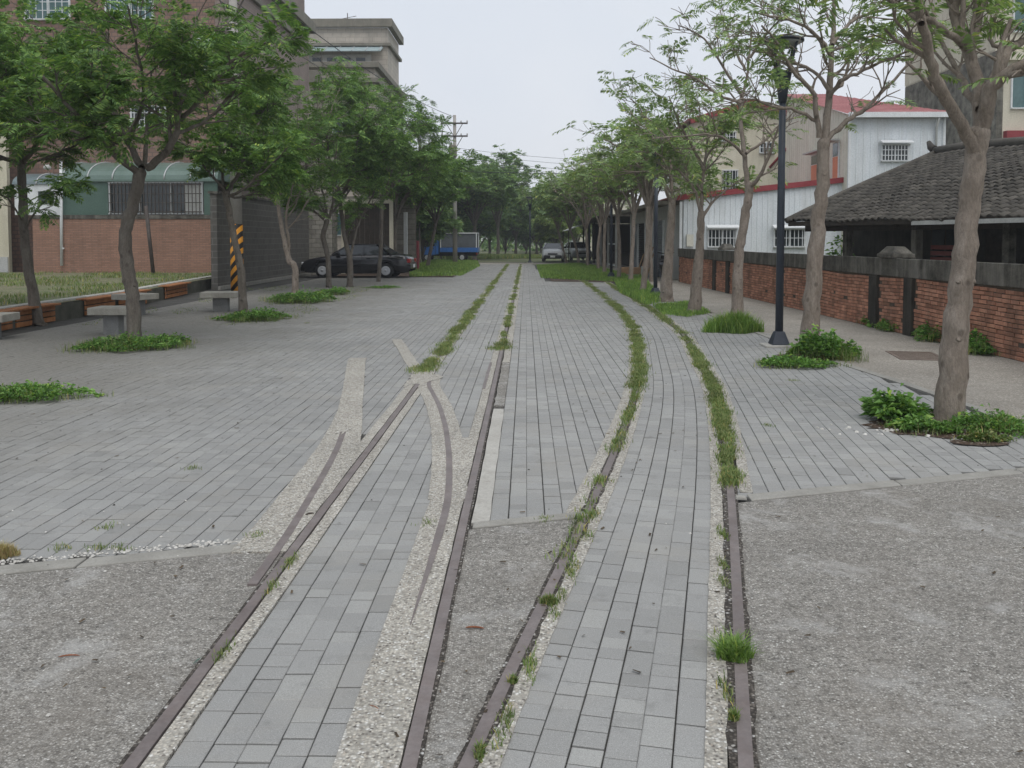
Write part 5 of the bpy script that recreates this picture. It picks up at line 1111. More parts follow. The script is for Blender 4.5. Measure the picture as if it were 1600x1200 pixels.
# ---- left row
b=g(208,541); Y=b[1]
tree('large forked green tree in a weed patch beside the nearest concrete stool',b,pxt([(209,538,.105),(208,470,.092),(199,420,.095),(196,365,.085),(206,325,.082),(220,268,.085)],Y),[
 (pxl([(217,272),(180,242),(155,212),(125,185),(67,120)],Y,-1.2),.06,.02),(pxl([(155,212),(147,187),(144,150),(145,90)],Y-.4,-.3),.025,.01),(pxl([(150,215),(112,205),(82,200),(30,180)],Y-.4,1.0),.025,.01),
 (pxl([(222,260),(202,225),(182,185),(175,120),(167,50)],Y,.6),.055,.018),(pxl([(182,185),(150,150),(120,117),(95,60)],Y+.3,1.2),.03,.012),
 (pxl([(230,262),(257,240),(275,207),(277,175),(270,100),(285,40)],Y,-.6),.062,.018),(pxl([(282,187),(312,155),(337,125),(375,85),(430,62)],Y-.2,-1.0),.035,.012),(pxl([(280,175),(287,125),(296,82),(310,20)],Y-.2,1.2),.03,.012),(pxl([(270,212),(320,190),(360,150),(400,110)],Y-.1,1.5),.03,.012),(pxl([(225,262),(228,220),(232,170),(240,60)],Y,1.8),.04,.012),(pxl([(200,225),(225,150),(215,80),(200,10)],Y,-1.6),.03,.01)],
 var(DENSE,nk=[8,5,0],tip=5,dens=.8),m=11,pl=.085,pw=.0135,group=GL)
b=g(60,508); Y=b[1]
tree('leaning slim tree before the slatted seat at the far left',b,pxt([(60,505,.1),(48,440,.088),(38,365,.075),(35,300,.075),(33,250,.07)],Y),[
 (pxl([(33,255),(0,245),(-50,215),(-110,170)],Y,-.8),.045,.016),(pxl([(35,255),(52,235),(70,200),(110,150)],Y,-.5),.045,.015),(pxl([(34,250),(28,190),(20,120),(10,40)],Y,.5),.045,.015),(pxl([(36,260),(75,245),(120,225),(160,190)],Y,1.0),.03,.012),(pxl([(30,240),(-20,160),(-60,60)],Y,1.2),.04,.014)]+
 [(pxl([(38,360),(60,325),(90,300),(98,310)],Y,-.9),.02,.008,dict(nk=[4,3,0],k0=.7,tip=7)),(pxl([(37,350),(20,320),(-5,300),(-30,305)],Y,-.9),.02,.008,dict(nk=[4,3,0],k0=.7,tip=7))],DENSE,group=GL)
b=g(378,493); Y=b[1]
tree('crooked tree crossing in front of the yellow and black striped pole',b,pxt([(380,480,.085),(377,425,.08),(367,377,.066),(355,317,.068),(352,300,.068)],Y),[
 (pxl([(352,303),(347,292),(327,270),(300,235),(270,215)],Y,-.6),.035,.012),(pxl([(354,305),(362,290),(375,265),(377,230),(372,150)],Y,.5),.05,.014),(pxl([(356,308),(382,295),(400,277),(417,265),(450,230)],Y,-.8),.035,.012),(pxl([(353,303),(345,260),(340,200),(330,130)],Y,1.3),.035,.012),(pxl([(377,240),(405,190),(425,140)],Y+.3,.8),.025,.01),(pxl([(355,308),(395,300),(430,240)],Y,1.2),.03,.01)],var(DENSE,nk=[8,6,0]),group=GL)
b=g(462,459); Y=b[1]
tree('tree with a kinked pale double trunk against the grey block wall',b,pxt([(461,452,.095),(461,417,.09),(452,407,.085),(442,365,.06),(436,330,.055),(434,305,.05)],Y),[
 (pxl([(450,408),(452,385),(447,340),(455,300),(470,250),(480,190)],Y,.6),.05,.016),(pxl([(434,305),(425,260),(410,200),(405,150)],Y,-.5),.045,.014),(pxl([(435,310),(455,270),(490,220),(520,170)],Y,-.8),.04,.014),(pxl([(436,320),(400,290),(385,250)],Y,.5),.03,.012),(pxl([(434,305),(445,240),(440,150)],Y,1.0),.04,.014)],var(DENSE,nk=[9,6,0],dens=.95,fl=.36),group=GL,bark='bark_r')
b=g(513,449); Y=b[1]
tree('slim tree bending left in front of the black car front wheel',b,pxt([(514,446,.085),(512,400,.08),(505,370,.08),(511,345,.08)],Y),[
 (pxl([(506,343),(490,330),(475,322),(445,300)],Y,-.5),.04,.012),(pxl([(508,340),(485,300),(478,260),(470,200)],Y,.3),.04,.014),(pxl([(515,340),(520,315),(522,270),(530,190)],Y,-.4),.05,.014),(pxl([(514,338),(545,300),(570,260),(590,220)],Y,.8),.04,.014),(pxl([(512,340),(500,270),(495,180),(500,140)],Y,1.2),.04,.014),(pxl([(512,340),(480,280),(450,220),(430,180)],Y,.5),.04,.014)],var(DENSE,nk=[9,6,0],dens=.95,fl=.38),group=GL)
b=g(546,448); Y=b[1]
tree('twin stemmed straight tree in front of the black car door',b,pxt([(546,444,.1),(547,410,.09),(538,368,.07),(532,320,.065),(526,300,.06)],Y),[
 (pxl([(548,408),(554,370),(562,345),(580,310),(600,260)],Y,.4),.05,.016),(pxl([(528,305),(515,250),(510,190),(515,150)],Y,-.6),.05,.014),(pxl([(530,310),(550,270),(560,210),(575,160)],Y,-.8),.045,.014),(pxl([(527,300),(540,240),(540,150)],Y,.9),.045,.014),(pxl([(530,310),(575,260),(610,225)],Y,-.3),.045,.014)],var(DENSE,nk=[9,6,0],dens=.95,fl=.38),group=GL)
b=g(591,440); Y=b[1]
tree('thin upright tree in front of the black car rear door',b,pxt([(591,436,.075),(595,390,.07),(596,350,.065),(597,310,.06)],Y),[
 (pxl([(597,315),(620,285),(650,270),(680,260)],Y,-.8),.04,.012),(pxl([(597,312),(585,270),(580,210),(585,170)],Y,.4),.045,.014),(pxl([(598,310),(615,260),(625,220),(640,190)],Y,-.5),.045,.014),(pxl([(597,312),(560,290),(540,260)],Y,-.7),.035,.012),(pxl([(597,310),(605,250),(600,170)],Y,1.2),.04,.014),(pxl([(597,312),(640,250),(670,225)],Y,.4),.04,.014)],var(DENSE,nk=[9,6,0],dens=.95,fl=.4),group=GL)
def auto(lab,px,Y,htop,rad,fork,r,P,n=6,lean=0,**k):
    c=at(px,400,Y); b=(c[0],Y,0); tr=[(np.array([c[0],Y,0]),r),(np.array([c[0]+lean*.4+random.uniform(-.08,.08),Y,fork*.5]),r*.85),(np.array([c[0]+lean,Y,fork]),r*.8)]
    limbs=spread((c[0]+lean,Y,fork-.02),n,rad*.8,(htop-fork)*.7,r*.6,random.random()*6)+spread((c[0]+lean,Y,fork-.02),3,rad*.3,(htop-fork)*.8,r*.5,random.random()*6)
    return tree(lab,b,tr,limbs,P,**k)
D2=var(DENSE,nk=[8,6,0],tip=6,fl=.42,dens=.95)
auto('forked dark tree standing behind the black car roof',617,41,6.3,2.6,2.3,.12,D2,group=GL,m=6,pl=.15,pw=.032)
auto('tree between the tail of the black car and the blue truck cab',646,46,6.0,2.6,2.4,.11,D2,group=GL,m=6,pl=.15,pw=.032)
auto('tree leaning over the blue truck cab',668,52,5.7,2.6,2.5,.11,D2,group=GL,m=6,pl=.15,pw=.032,lean=.5)
FAR=var(DENSE,nk=[7,5,0],tip=6,fl=.55,lr=(.34,.55))
for px_,Y,h,rd,fk,lab in ((742,70,7.2,3.6,2.6,'dense dark tree right behind the tail of the blue truck'),(700,74,6.6,3.6,3,'tall dense tree behind the blue truck below the utility pole'),(778,80,8.8,3.7,2.6,'tall tree with a ragged top, just left of the lone lamp post'),(655,66,7.4,2.8,3,'tall tree behind the blue truck cab'),(806,90,6.2,3.4,1.6,'broad dark tree behind the lone lamp post'),(838,100,4.0,3.0,1.0,'low rounded tree at the end of the tracks'),(765,95,7.0,4,1.2,'bushy dark tree filling the gap at the far left of the tracks'),(720,90,7.5,4,1.2,'bushy dark tree deep behind the tail of the truck')):
    auto(lab,px_,Y,h,rd,fk,.16,FAR,7,group='dark trees beyond the end of the tracks',leaf='leaf_b',m=5,pl=.24,pw=.055)
for px_,Y,h,rd,lab in ((868,85,3.5,2.4,'yellowish green bushy tree behind the silver car'),(900,92,4.8,2.6,'yellowish feathery tree behind the workshop awning'),(845,112,3.4,3.2,'low bright bush beyond the lone lamp post')):
    auto(lab,px_,Y,h,rd,.6,.12,FAR,7,group='bright bushes beyond the silver car',leaf='leaf_y',m=5,pl=.24,pw=.05)
auto('spindly sapling rising above the dense left crowns',657,58,10.4,.8,7.0,.06,var(SPARSE,nk=[3,3,0],tip=4,dens=.9,fl=.4),4,leaf='leaf_b',m=5,pl=.22,pw=.03)
for px_,Y,h,rd,lab in ((690,72,4.6,3.4,'dark leafy bush filling the space behind the blue truck cab'),(745,84,4.8,3.6,'dark leafy bush behind the rear of the blue truck'),(790,92,5.2,3.6,'dark leafy bush left of the lone lamp post'),(822,104,4.0,3.4,'dark leafy bush right behind the lone lamp post'),(660,60,4.2,2.4,'dark bush between the white post and the blue truck')):
    auto(lab,px_,Y,h,rd,.35,.1,var(FAR,nk=[6,5,0]),8,group='dark bushes beyond the end of the tracks',leaf='leaf_b',m=5,pl=.24,pw=.06,name='bush')
def treeline():
    n=30000; x=np.random.uniform(-75,75,n); y=np.random.uniform(118,135,n); top=5+1.6*np.sin(x*.31)+1.2*np.sin(x*.83+1); z=np.random.rand(n)**.8*top; P_=np.stack([x,y,z],1)
    a=np.random.normal(size=(n,3)); a/=np.linalg.norm(a,axis=1)[:,None]; b_=np.cross(a,np.random.normal(size=(n,3))); b_/=np.linalg.norm(b_,axis=1)[:,None]; L_=np.random.uniform(.3,.8,(n,1))
    V=np.stack([P_,P_+a*L_*.5+b_*L_*.3,P_+a*L_,P_+a*L_*.5-b_*L_*.3],1).reshape(-1,3); link('treeline',arr_mesh('treeline',V,np.arange(len(V)).reshape(-1,4),MAT['leaf_b']),kind='stuff',label='far line of trees closing the view')
treeline()
# low hanging crown at the left picture edge
auto('green tree just outside the left edge, its twigs hanging into view',-70,14.5,5.2,2.2,2.3,.1,DENSE,group=GL)
# ---- right row
b=g(1482,661); Y=b[1]
tree('nearest thick knotted grey trunk forking low, by the debris strewn tree pit',b,pxt([(1482,655,.124),(1491,560,.112),(1500,455,.1),(1511,350,.089),(1523,260,.084),(1530,205,.085)],Y),[
 (pxl([(1521,240),(1508,203),(1482,160),(1462,120),(1450,75),(1440,37),(1432,-20),(1420,-90)],Y,-.7),.056,.028),(pxl([(1530,225),(1531,150),(1514,87),(1495,32),(1485,-20),(1470,-100)],Y,.5),.066,.03),(pxl([(1512,90),(1527,42),(1536,-5),(1550,-80)],Y+.25,.3),.04,.02),
 (pxl([(1510,75),(1475,45),(1445,30),(1412,12),(1370,-20),(1320,-60)],Y+.2,-.8),.035,.012),(pxl([(1530,225),(1546,145),(1564,122),(1600,100),(1680,55),(1760,0)],Y,-.4),.068,.03),(pxl([(1545,140),(1575,82),(1600,62),(1660,0)],Y,.7),.05,.02),(pxl([(1572,78),(1550,68),(1545,50),(1557,20),(1565,-10)],Y+.3,.3),.02,.009),(pxl([(1440,37),(1400,5),(1340,-30)],Y-.6,.9),.025,.01),(pxl([(1530,170),(1500,120),(1470,60),(1440,-40)],Y,1.6),.035,.012)],
 var(SPARSE,nk=[5,4,0],dens=.2,k0=.6,fl=.3),leaf='leaf_r',bark='bark_r',group=GRr,m=12,pl=.085,pw=.012,droop=.3)
b=g(1264,547); Y=b[1]
tree('trunk with dark branch scars in the leafy clump by the nearest lamp post',b,pxt([(1263,542,.135),(1268,475,.115),(1275,385,.105),(1283,300,.088),(1287,222,.085)],Y),[
 (pxl([(1280,215),(1275,175),(1271,145),(1250,125),(1232,100),(1212,65),(1190,40)],Y,-.6),.042,.012),(pxl([(1290,222),(1312,200),(1335,182),(1362,160),(1390,132),(1425,95),(1455,70)],Y,.6),.042,.012),(pxl([(1287,220),(1297,140),(1300,80),(1303,20),(1300,-40)],Y,.3),.055,.018),(pxl([(1297,150),(1317,125),(1350,110),(1387,92),(1437,72)],Y,-.9),.035,.011),(pxl([(1299,140),(1317,130),(1326,92),(1332,55),(1345,10)],Y+.1,.7),.028,.01),
 (pxl([(1298,145),(1282,122),(1260,105),(1225,92),(1195,82),(1165,75)],Y,.5),.03,.01),(pxl([(1278,190),(1240,172),(1205,166),(1175,155),(1140,160)],Y,-.9),.026,.01),(pxl([(1300,90),(1270,50),(1230,30),(1180,20)],Y,-.6),.03,.01),(pxl([(1301,70),(1335,30),(1385,15),(1420,0)],Y,.8),.03,.01)],
 var(SPARSE,nk=[7,5,0],k0=.7,fl=.27,dens=.2),leaf='leaf_r',bark='bark_r',group=GRr,m=11,pl=.08,pw=.012)
b=g(1150,501); Y=b[1]
tree('slender leaning trunk in the bright grass patch, third from the right',b,pxt([(1151,497,.115),(1154,412,.09),(1160,360,.085),(1169,311,.082),(1171,289,.082)],Y),[
 (pxl([(1168,292),(1163,244),(1157,187),(1159,155),(1170,100),(1175,40)],Y,.4),.055,.016),(pxl([(1173,290),(1184,280),(1202,244),(1217,199),(1235,150)],Y,-.6),.045,.013),(pxl([(1165,245),(1139,221),(1112,210),(1075,212),(1019,217)],Y,-.8),.032,.01),(pxl([(1159,160),(1124,150),(1094,127),(1056,109),(1015,90)],Y,.6),.032,.01),(pxl([(1160,150),(1130,105),(1100,60),(1060,40)],Y,-.5),.03,.01),(pxl([(1165,110),(1140,60),(1125,15)],Y,.8),.03,.01),(pxl([(1166,240),(1200,215),(1225,190),(1250,180)],Y,1.0),.03,.01),(pxl([(1172,90),(1200,50),(1230,20)],Y,-.6),.03,.01)],
 var(SPARSE,nk=[7,5,0],k0=.72,fl=.31,dens=.23),leaf='leaf_r',bark='bark_r',group=GRr,m=10,pl=.09,pw=.014)
b=g(1085,488); Y=b[1]
tree('trunk with a swollen reddish base leaning right, left of the bright grass patch',b,pxt([(1084,484,.13),(1090,430,.11),(1094,375,.08),(1096,332,.078)],Y),[
 (pxl([(1094,335),(1088,305),(1075,281),(1049,255),(1022,236)],Y,-.5),.04,.012),(pxl([(1098,340),(1109,322),(1131,300),(1161,277)],Y,.5),.038,.011),(pxl([(1096,335),(1097,290),(1101,255),(1105,225),(1110,170)],Y,.3),.045,.013),(pxl([(1099,265),(1080,225),(1060,190),(1045,150)],Y,-.6),.035,.011),(pxl([(1102,250),(1125,215),(1150,190)],Y,-.5),.03,.01),(pxl([(1097,300),(1070,260),(1030,200),(1000,180)],Y,.7),.03,.01)],
 var(SPARSE,nk=[7,5,0],fl=.33,dens=.33,k0=.8),leaf='leaf_r',bark='bark_r',group=GRr,m=9,pl=.11,pw=.018)
b=g(1041,471); Y=b[1]
tree('thick straight trunk right beside the second lamp post',b,pxt([(1040,466,.15),(1043,420,.13),(1048,360,.1),(1050,315,.09)],Y),[
 (pxl([(1048,318),(1035,285),(1010,250),(985,215)],Y,-.5),.045,.013),(pxl([(1051,316),(1070,280),(1085,250),(1100,215)],Y,.5),.045,.013),(pxl([(1050,312),(1048,270),(1045,210),(1050,160)],Y,.3),.05,.014),(pxl([(1048,300),(1020,270),(985,270),(955,275)],Y,.9),.035,.011),(pxl([(1049,280),(1025,225),(1000,170),(985,155)],Y,-.3),.035,.011),(pxl([(1052,300),(1080,290),(1110,280)],Y,-.8),.03,.011)],
 var(SPARSE,fl=.35,dens=.32,k0=.8),leaf='leaf_r',bark='bark_r',group=GRr,m=8,pl=.12,pw=.021)
for px_,py_,h,rd,fk,r,lean,lab in ((1004,457,5.2,2.0,2.5,.085,.15,'slim bent trunk just left of the second lamp post'),(986,441,5.4,1.9,2.4,.085,.1,'slim pale forked trunk in tall grass before the planks'),(967,435,5.2,1.9,2.4,.08,-.05,'slim trunk just right of the third lamp post'),(945,427,5.4,2.0,2.3,.09,0,'slim trunk just left of the third lamp post'),(935,421,5.6,2.2,2.2,.09,.1,'pale trunk at the edge of the lawn before the workshop'),(918,416,5.8,2.6,2.1,.1,-.1,'last trunk of the right row, beside the bright bush'),(1018,440,5.0,1.6,2.6,.07,0,'thin trunk before the roller shutters')):
    c=g(px_,py_); auto(lab,px_,c[1],h,rd,fk,r,var(SPARSE,nk=[6,5,0],fl=.4,dens=.32,tip=4),6,lean,leaf='leaf_r',bark='bark_r',group=GRr,m=7,pl=.15,pw=.028)
for px_,Y,lab in ((905,58,'feathery tree reaching over the end of the lawn'),(885,64,'feathery tree reaching left above the silver car')):
    auto(lab,px_,Y,5.5,2.4,2.2,.09,var(SPARSE,fl=.5,dens=.65,tip=5),6,-.6,leaf='leaf_r',bark='bark_r',group=GRr,m=6,pl=.2,pw=.04)
# ================================================================ GRASS AND WEEDS
def blades(name,pos,h,w,mat,kind='stuff',lean=.5,label=None,parent=None):
    pos=np.asarray(pos); N=len(pos); a=np.random.rand(N)*2*np.pi; H=h*np.random.uniform(.5,1.25,N); l=np.random.rand(N)*lean
    dx=np.cos(a)*l*H; dy=np.sin(a)*l*H; wx=-np.sin(a)*w*.5; wy=np.cos(a)*w*.5
    b0=pos+np.stack([wx,wy,0*a],1); b1=pos-np.stack([wx,wy,0*a],1); m0=pos+np.stack([dx*.4+wx*.8,dy*.4+wy*.8,H*.6],1); m1=pos+np.stack([dx*.4-wx*.8,dy*.4-wy*.8,H*.6],1)
    t=pos+np.stack([dx*1.15,dy*1.15,H],1); V=np.stack([b0,b1,m1,t,m0],1).reshape(-1,3); i=np.arange(N)[:,None]*5
    Q=i+np.array([[0,1,2,3]]); Q2=i+np.array([[0,2,3,4]]); 
    Q=np.concatenate([i+np.array([[0,1,2,4]]),i+np.array([[4,2,3,3]])])
    V=V; me=bpy.data.meshes.new(name); k4=i+np.array([[0,1,2,4]]); k3=i+np.array([[4,2,3]])
    loops=np.concatenate([k4.ravel(),k3.ravel()]).astype(np.int32); st=np.concatenate([np.arange(0,4*N,4),4*N+np.arange(0,3*N,3)]).astype(np.int32)
    me.vertices.add(len(V)); me.vertices.foreach_set('co',V.astype(np.float32).ravel()); me.loops.add(len(loops)); me.loops.foreach_set('vertex_index',loops); me.polygons.add(len(st)); me.polygons.foreach_set('loop_start',st)
    me.materials.append(MAT[mat]); me.update(calc_edges=True); me.validate(); return link(name,me,parent,0,kind,label)
def seg(path,y0,y1,nc,per,wid,ysd=.12):
    out=[]
    for _ in range(nc):
        y=random.uniform(y0,y1); k=int(per*random.uniform(.3,1.6)); ys=np.random.normal(y,ysd*random.uniform(.5,1.6),k); xs=np.interp(ys,path[:,1],path[:,0])+np.random.normal(random.gauss(0,wid*.5),wid*random.uniform(.5,1),k); out.append(np.stack([xs,ys,np.full(k,.004)],1))
    return out
pts=seg(RA,10.4,24,95,190,.06)+seg(RA,24,57,120,130,.06,.2)+seg(RB,12.6,24,40,140,.045)+seg(RB,24,57,90,110,.05,.2)+seg(RC,9.2,14,60,170,.05)+seg(RC,14,22,70,150,.06)+seg(RC,22,37,60,120,.07,.2)+seg(RC,7.2,9.2,14,60,.03)+seg(RC,4.3,7.2,16,45,.035,.07)
pts+=seg(RD,7.4,13,80,170,.04)+seg(RD,13,37,130,110,.06,.2)+seg(RD,5.6,7.4,30,90,.035,.08)
for px_,py_,n,rx,ry in ((785,540,600,.13,.4),(780,545,500,.16,.25),(660,578,900,.16,.3),(693,548,800,.16,.5)):
    c=g(px_,py_); pts.append(np.stack([np.random.normal(c[0],rx*.5,n),np.random.normal(c[1],ry*.5,n),np.full(n,.004)],1))
blades('rail_grass',np.concatenate(pts),.034,.006,'grass',lean=1.3,label='grass growing along the rails and joints')
# short moss-like tufts in the near joints and grooves
pts=[]
for path,y0,y1,off,n in ((RC,2.0,5.4,.06,12),(RD,2.3,5.2,-.06,7),(RA,3.2,4.4,.03,4)):
    for _ in range(n):
        y=random.uniform(y0,y1); x=np.interp(y,path[:,1],path[:,0])+off; k=random.randint(30,90); pts.append(np.stack([np.random.normal(x,.012,k),np.random.normal(y,.05,k),np.full(k,.004)],1))
for px_,py_ in ((668,818),(165,825),(95,858),(150,858),(190,857),(300,732),(400,838),(1200,665),(905,812),(850,812),(480,505),(1240,595)):
    c=g(px_,py_); k=50; pts.append(np.stack([np.random.normal(c[0],.03,k),np.random.normal(c[1],.03,k),np.full(k,0.)],1))
blades('joint_tufts',np.concatenate(pts),.022,.004,'grass',lean=1.1)
def tuft(px,py,n,rx,ry,h,lab,mat='grass',w=.005,lean=.9,flat=False):
    c=g(px,py); t=np.random.rand(n)*2*np.pi; r=np.random.rand(n)**.6*(.75+.25*np.sin(t*3+px)*np.sin(t*2+1)); o=blades('grass_tuft',np.stack([np.cos(t)*r*rx,np.sin(t)*r*ry,np.full(n,.002)],1),h*(1.15-.85*r*r),w,mat,None,lean); o.location=(c[0],c[1],0); tag(o,lab,'grass tuft','grass tufts'); return o
tuft(1146,1026,650,.085,.075,.06,'fresh green grass tuft straddling the right curving rail in the foreground','lush',.005,1.5)
tuft(857,943,420,.055,.04,.03,'low dry reddish grass tuft lying across the left curving rail','grass')
tuft(1147,1126,120,.02,.022,.035,'smallest grass tuft beside the right rail, nearest the camera')
tuft(802,1068,120,.025,.02,.025,'small creeping tuft beside the bottom of the left curving rail')
tuft(750,1180,160,.02,.05,.03,'narrow dry tuft beside the left curving rail at the bottom edge')
tuft(2,868,800,.1,.08,.05,'dry straw coloured tuft at the left edge of the block paving','straw',.004)
def patch(name,poly_px,n,h,w,mat,lab,cat='grass patch'):
    P_=np.array(gp(poly_px)); lo,hi=P_.min(0),P_.max(0); q=np.random.uniform(lo,hi,(n*3,2)); ins=np.zeros(len(q),bool); j=len(P_)-1
    for i in range(len(P_)):
        a,b=P_[i],P_[j]; c=((a[1]>q[:,1])!=(b[1]>q[:,1]))&(q[:,0]<(b[0]-a[0])*(q[:,1]-a[1])/(b[1]-a[1]+1e-9)+a[0]); ins^=c; j=i
    q=q[ins][:n]; c=P_.mean(0); hh=.6+.5*np.sin(q[:,0]*3)*np.sin(q[:,1]*2.3)
    o=blades(name,np.column_stack([q-c,np.full(len(q),.005)]),h,w,mat,'stuff',.6,lab); o.location=(c[0],c[1],0); return o
patch('lawn_grass',[(845,435),(838,415),(905,412),(930,416),(975,428),(1000,445),(955,440)],26000,.1,.016,'lush','bright lawn before the workshop at the end of the plaza')
patch('lawn_grass',[(640,433),(640,405),(745,408),(750,416),(722,431)],22000,.12,.018,'lush','bright lawn right of the black car')
patch('lawn_grass',[(968,458),(960,440),(1000,432),(1040,470),(1010,478)],9000,.14,.014,'lush','tall grass among the slim right trunks')
patch('lawn_grass',[(1035,492),(1020,478),(1080,473),(1110,490),(1075,496)],5000,.08,.01,'lush','grass around the reddish trunk base')
patch('lawn_grass',[(700,405),(830,404),(900,402),(930,404),(1000,405),(640,399)],16000,.3,.04,'leaf_b' if False else 'grass','weeds at the far end of the plaza')
q=np.random.uniform([-17,-1],[-1,1],(1,2))
def bed_grass():
    n=26000; x=np.random.uniform(-24,-9.6,n); y=np.random.uniform(16,32.8,n); f=np.sin(x*1.7)+np.sin(y*1.1+x)+np.sin(y*2.7); k=(f>-.3)&(x<np.interp(y,lwp[:,1],lwp[:,0])-.4)
    blades('bed_grass',np.stack([x[k],y[k],np.full(k.sum(),LH-.05)],1),.09,.016,'grass',lean=.8,label='patchy weeds on the raised bed before the tiled wall')
bed_grass()
q=np.random.rand(9000,2)*[4.5,14]+[-9.0,16]; q=q[(np.sin(q[:,0]*2.1)+np.sin(q[:,1]*1.4)+np.sin(q[:,0]*5+q[:,1]))>.9]; blades('creeping_weeds',np.column_stack([q,np.full(len(q),.0)]),.02,.012,'grass',lean=1.4,label='thin weeds creeping over the dusty paving below the left trees')
def clump(px,py,rx,ry,h,n,ls,lab,mat='weed',cat='plant',name='weed_clump',grp='weed clumps at the tree feet'):
    c=g(px,py); t=np.random.rand(n)*2*np.pi; r=np.random.rand(n)**.62*(.82+.3*np.sin(t*3+px)*np.sin(t*2+1)+.1*np.sin(t*7+py)); lum=.6+.4*np.sin(t*3+c[0])*np.sin(t*2+1)+.15*np.sin(t*8); prof=(np.clip(1-(r/1.12)**2,0,1)**.6)*lum*np.random.uniform(.7,1.25,n)
    z=h*prof*np.random.uniform(.35,1.0,n)+.01; P_=np.stack([np.cos(t)*r*rx,np.sin(t)*r*ry,z],1)
    d=np.stack([np.cos(t)*r+np.random.normal(0,.5,n),np.sin(t)*r+np.random.normal(0,.5,n),np.random.uniform(-.1,.6,n)],1); d/=np.linalg.norm(d,axis=1)[:,None]; up=np.random.normal(0,.35,(n,3))+[0,0,1]; sd=np.cross(d,up); sd/=np.linalg.norm(sd,axis=1)[:,None]+1e-9
    L_=(ls*np.random.uniform(.6,1.25,n))[:,None]; fold=np.array([0,0,.18])
    V=np.stack([P_,P_+d*L_*.45+sd*L_*.3+fold*L_,P_+d*L_-fold*L_*.8,P_+d*L_*.45-sd*L_*.3+fold*L_],1).reshape(-1,3)
    root=thing(name,lab,cat,(c[0],c[1],0),0,grp); link('foliage',arr_mesh('foliage',V,np.arange(len(V)).reshape(-1,4),MAT[mat]),root)
    m=MB()
    for i in range(0,n,max(1,n//45)): p=P_[i]; m.tube([(p[0]*.5,p[1]*.5,0),tuple(p)],[.006,.003],4,cap=False)
    m.build('stems',MAT['weed'],root)
    if h>.04 and h<1 and ls<.08: k=n//3; t=np.random.rand(k)*2*np.pi; r=np.random.rand(k)**.7*(1+.25*np.sin(t*3+px)); blades('grass',np.stack([np.cos(t)*r*rx*1.12,np.sin(t)*r*ry*1.12,np.full(k,.003)],1),min(.26,h*.9)*(1.1-.5*r),.006,'grass','stuff',.8,None,root)
    return root
clump(1293,560,.46,.38,.36,2300,.075,'dense leafy weed clump around the scarred trunk by the nearest lamp')
clump(1240,572,.5,.3,.12,1500,.05,'low spreading weeds left of the scarred trunk')
clump(1396,657,.28,.26,.25,1100,.08,'broad leafy nettle like weed left of the nearest thick trunk')
clump(1440,672,.3,.2,.1,800,.05,'low pale weeds at the foot of the nearest thick trunk')
clump(1555,672,.42,.28,.15,1500,.04,'low grassy weeds right of the nearest thick trunk')
clump(1190,700,.0001,.0001,.0,1,.01,'tiny weed') if False else None
clump(1540,690,.22,.08,.07,350,.04,'dry weeds in the small soil patch before the nearest thick trunk','grass')
clump(190,545,.75,.5,.2,3200,.05,'weed patch around the large forked left tree')
clump(250,540,.5,.35,.16,1800,.045,'grassy weeds right of the large forked left tree')
clump(395,500,.7,.6,.2,2600,.06,'weed patch at the foot of the crooked tree')
clump(465,472,.85,.9,.28,3000,.07,'leafy weed patch at the foot of the kinked pale trunk')
clump(520,460,.55,.6,.2,1500,.07,'weed patch at the foot of the slim tree before the car wheel')
clump(20,622,.7,.38,.14,2400,.045,'weed patch at the left picture edge on the paving')
clump(600,450,.6,.5,.07,700,.05,'thin weeds before the black car')
clump(905,392,.75,.6,1.5,900,.3,'bright yellow green bush beside the silver car','leaf_y' if False else 'lush','bush','bush',None)
for px_,py_,h,lab in ((1328,494,.5,'tall dry weeds at the brick wall left of the dark pilasters'),(1372,508,.22,'low weeds at the foot of the first dark pilaster'),(1400,515,.25,'low weeds between the two dark pilasters'),(1462,530,.38,'dense weeds at the brick wall left of the nearest trunk'),(1518,548,.3,'dark weeds at the brick wall right of the nearest trunk'),(1080,436,.4,'weeds at the far end of the brick wall'),(1180,455,.6,'tall weeds at the brick wall behind the slender trunk'),(1240,470,.35,'weeds at the brick wall behind the nearest lamp post')):
    c=g(px_,py_); clump(px_,py_+2,.25 if h<.4 else .3,.5,h,900,.07,lab,'weed' if h<.45 else 'grass',grp='weeds along the brick wall')
clump(1295,372,.6,.6,1.5,700,.14,'green shrub seen through the old house veranda',grp=None,cat='bush',name='bush') if False else None
k=E1+eu*(-.25)+en*1.9; pp=proj(np.array([[k[0],k[1],0.]])); clump(float(pp[0][0]),float(pp[1][0]),.5,.5,2.0,700,.16,'green shrub seen under the left end of the tiled roof','weed','bush','bush',None)
tuft(1147,518,2600,.62,.45,.28,'bright tall grass patch around the slender leaning trunk','lush',.011,.7)
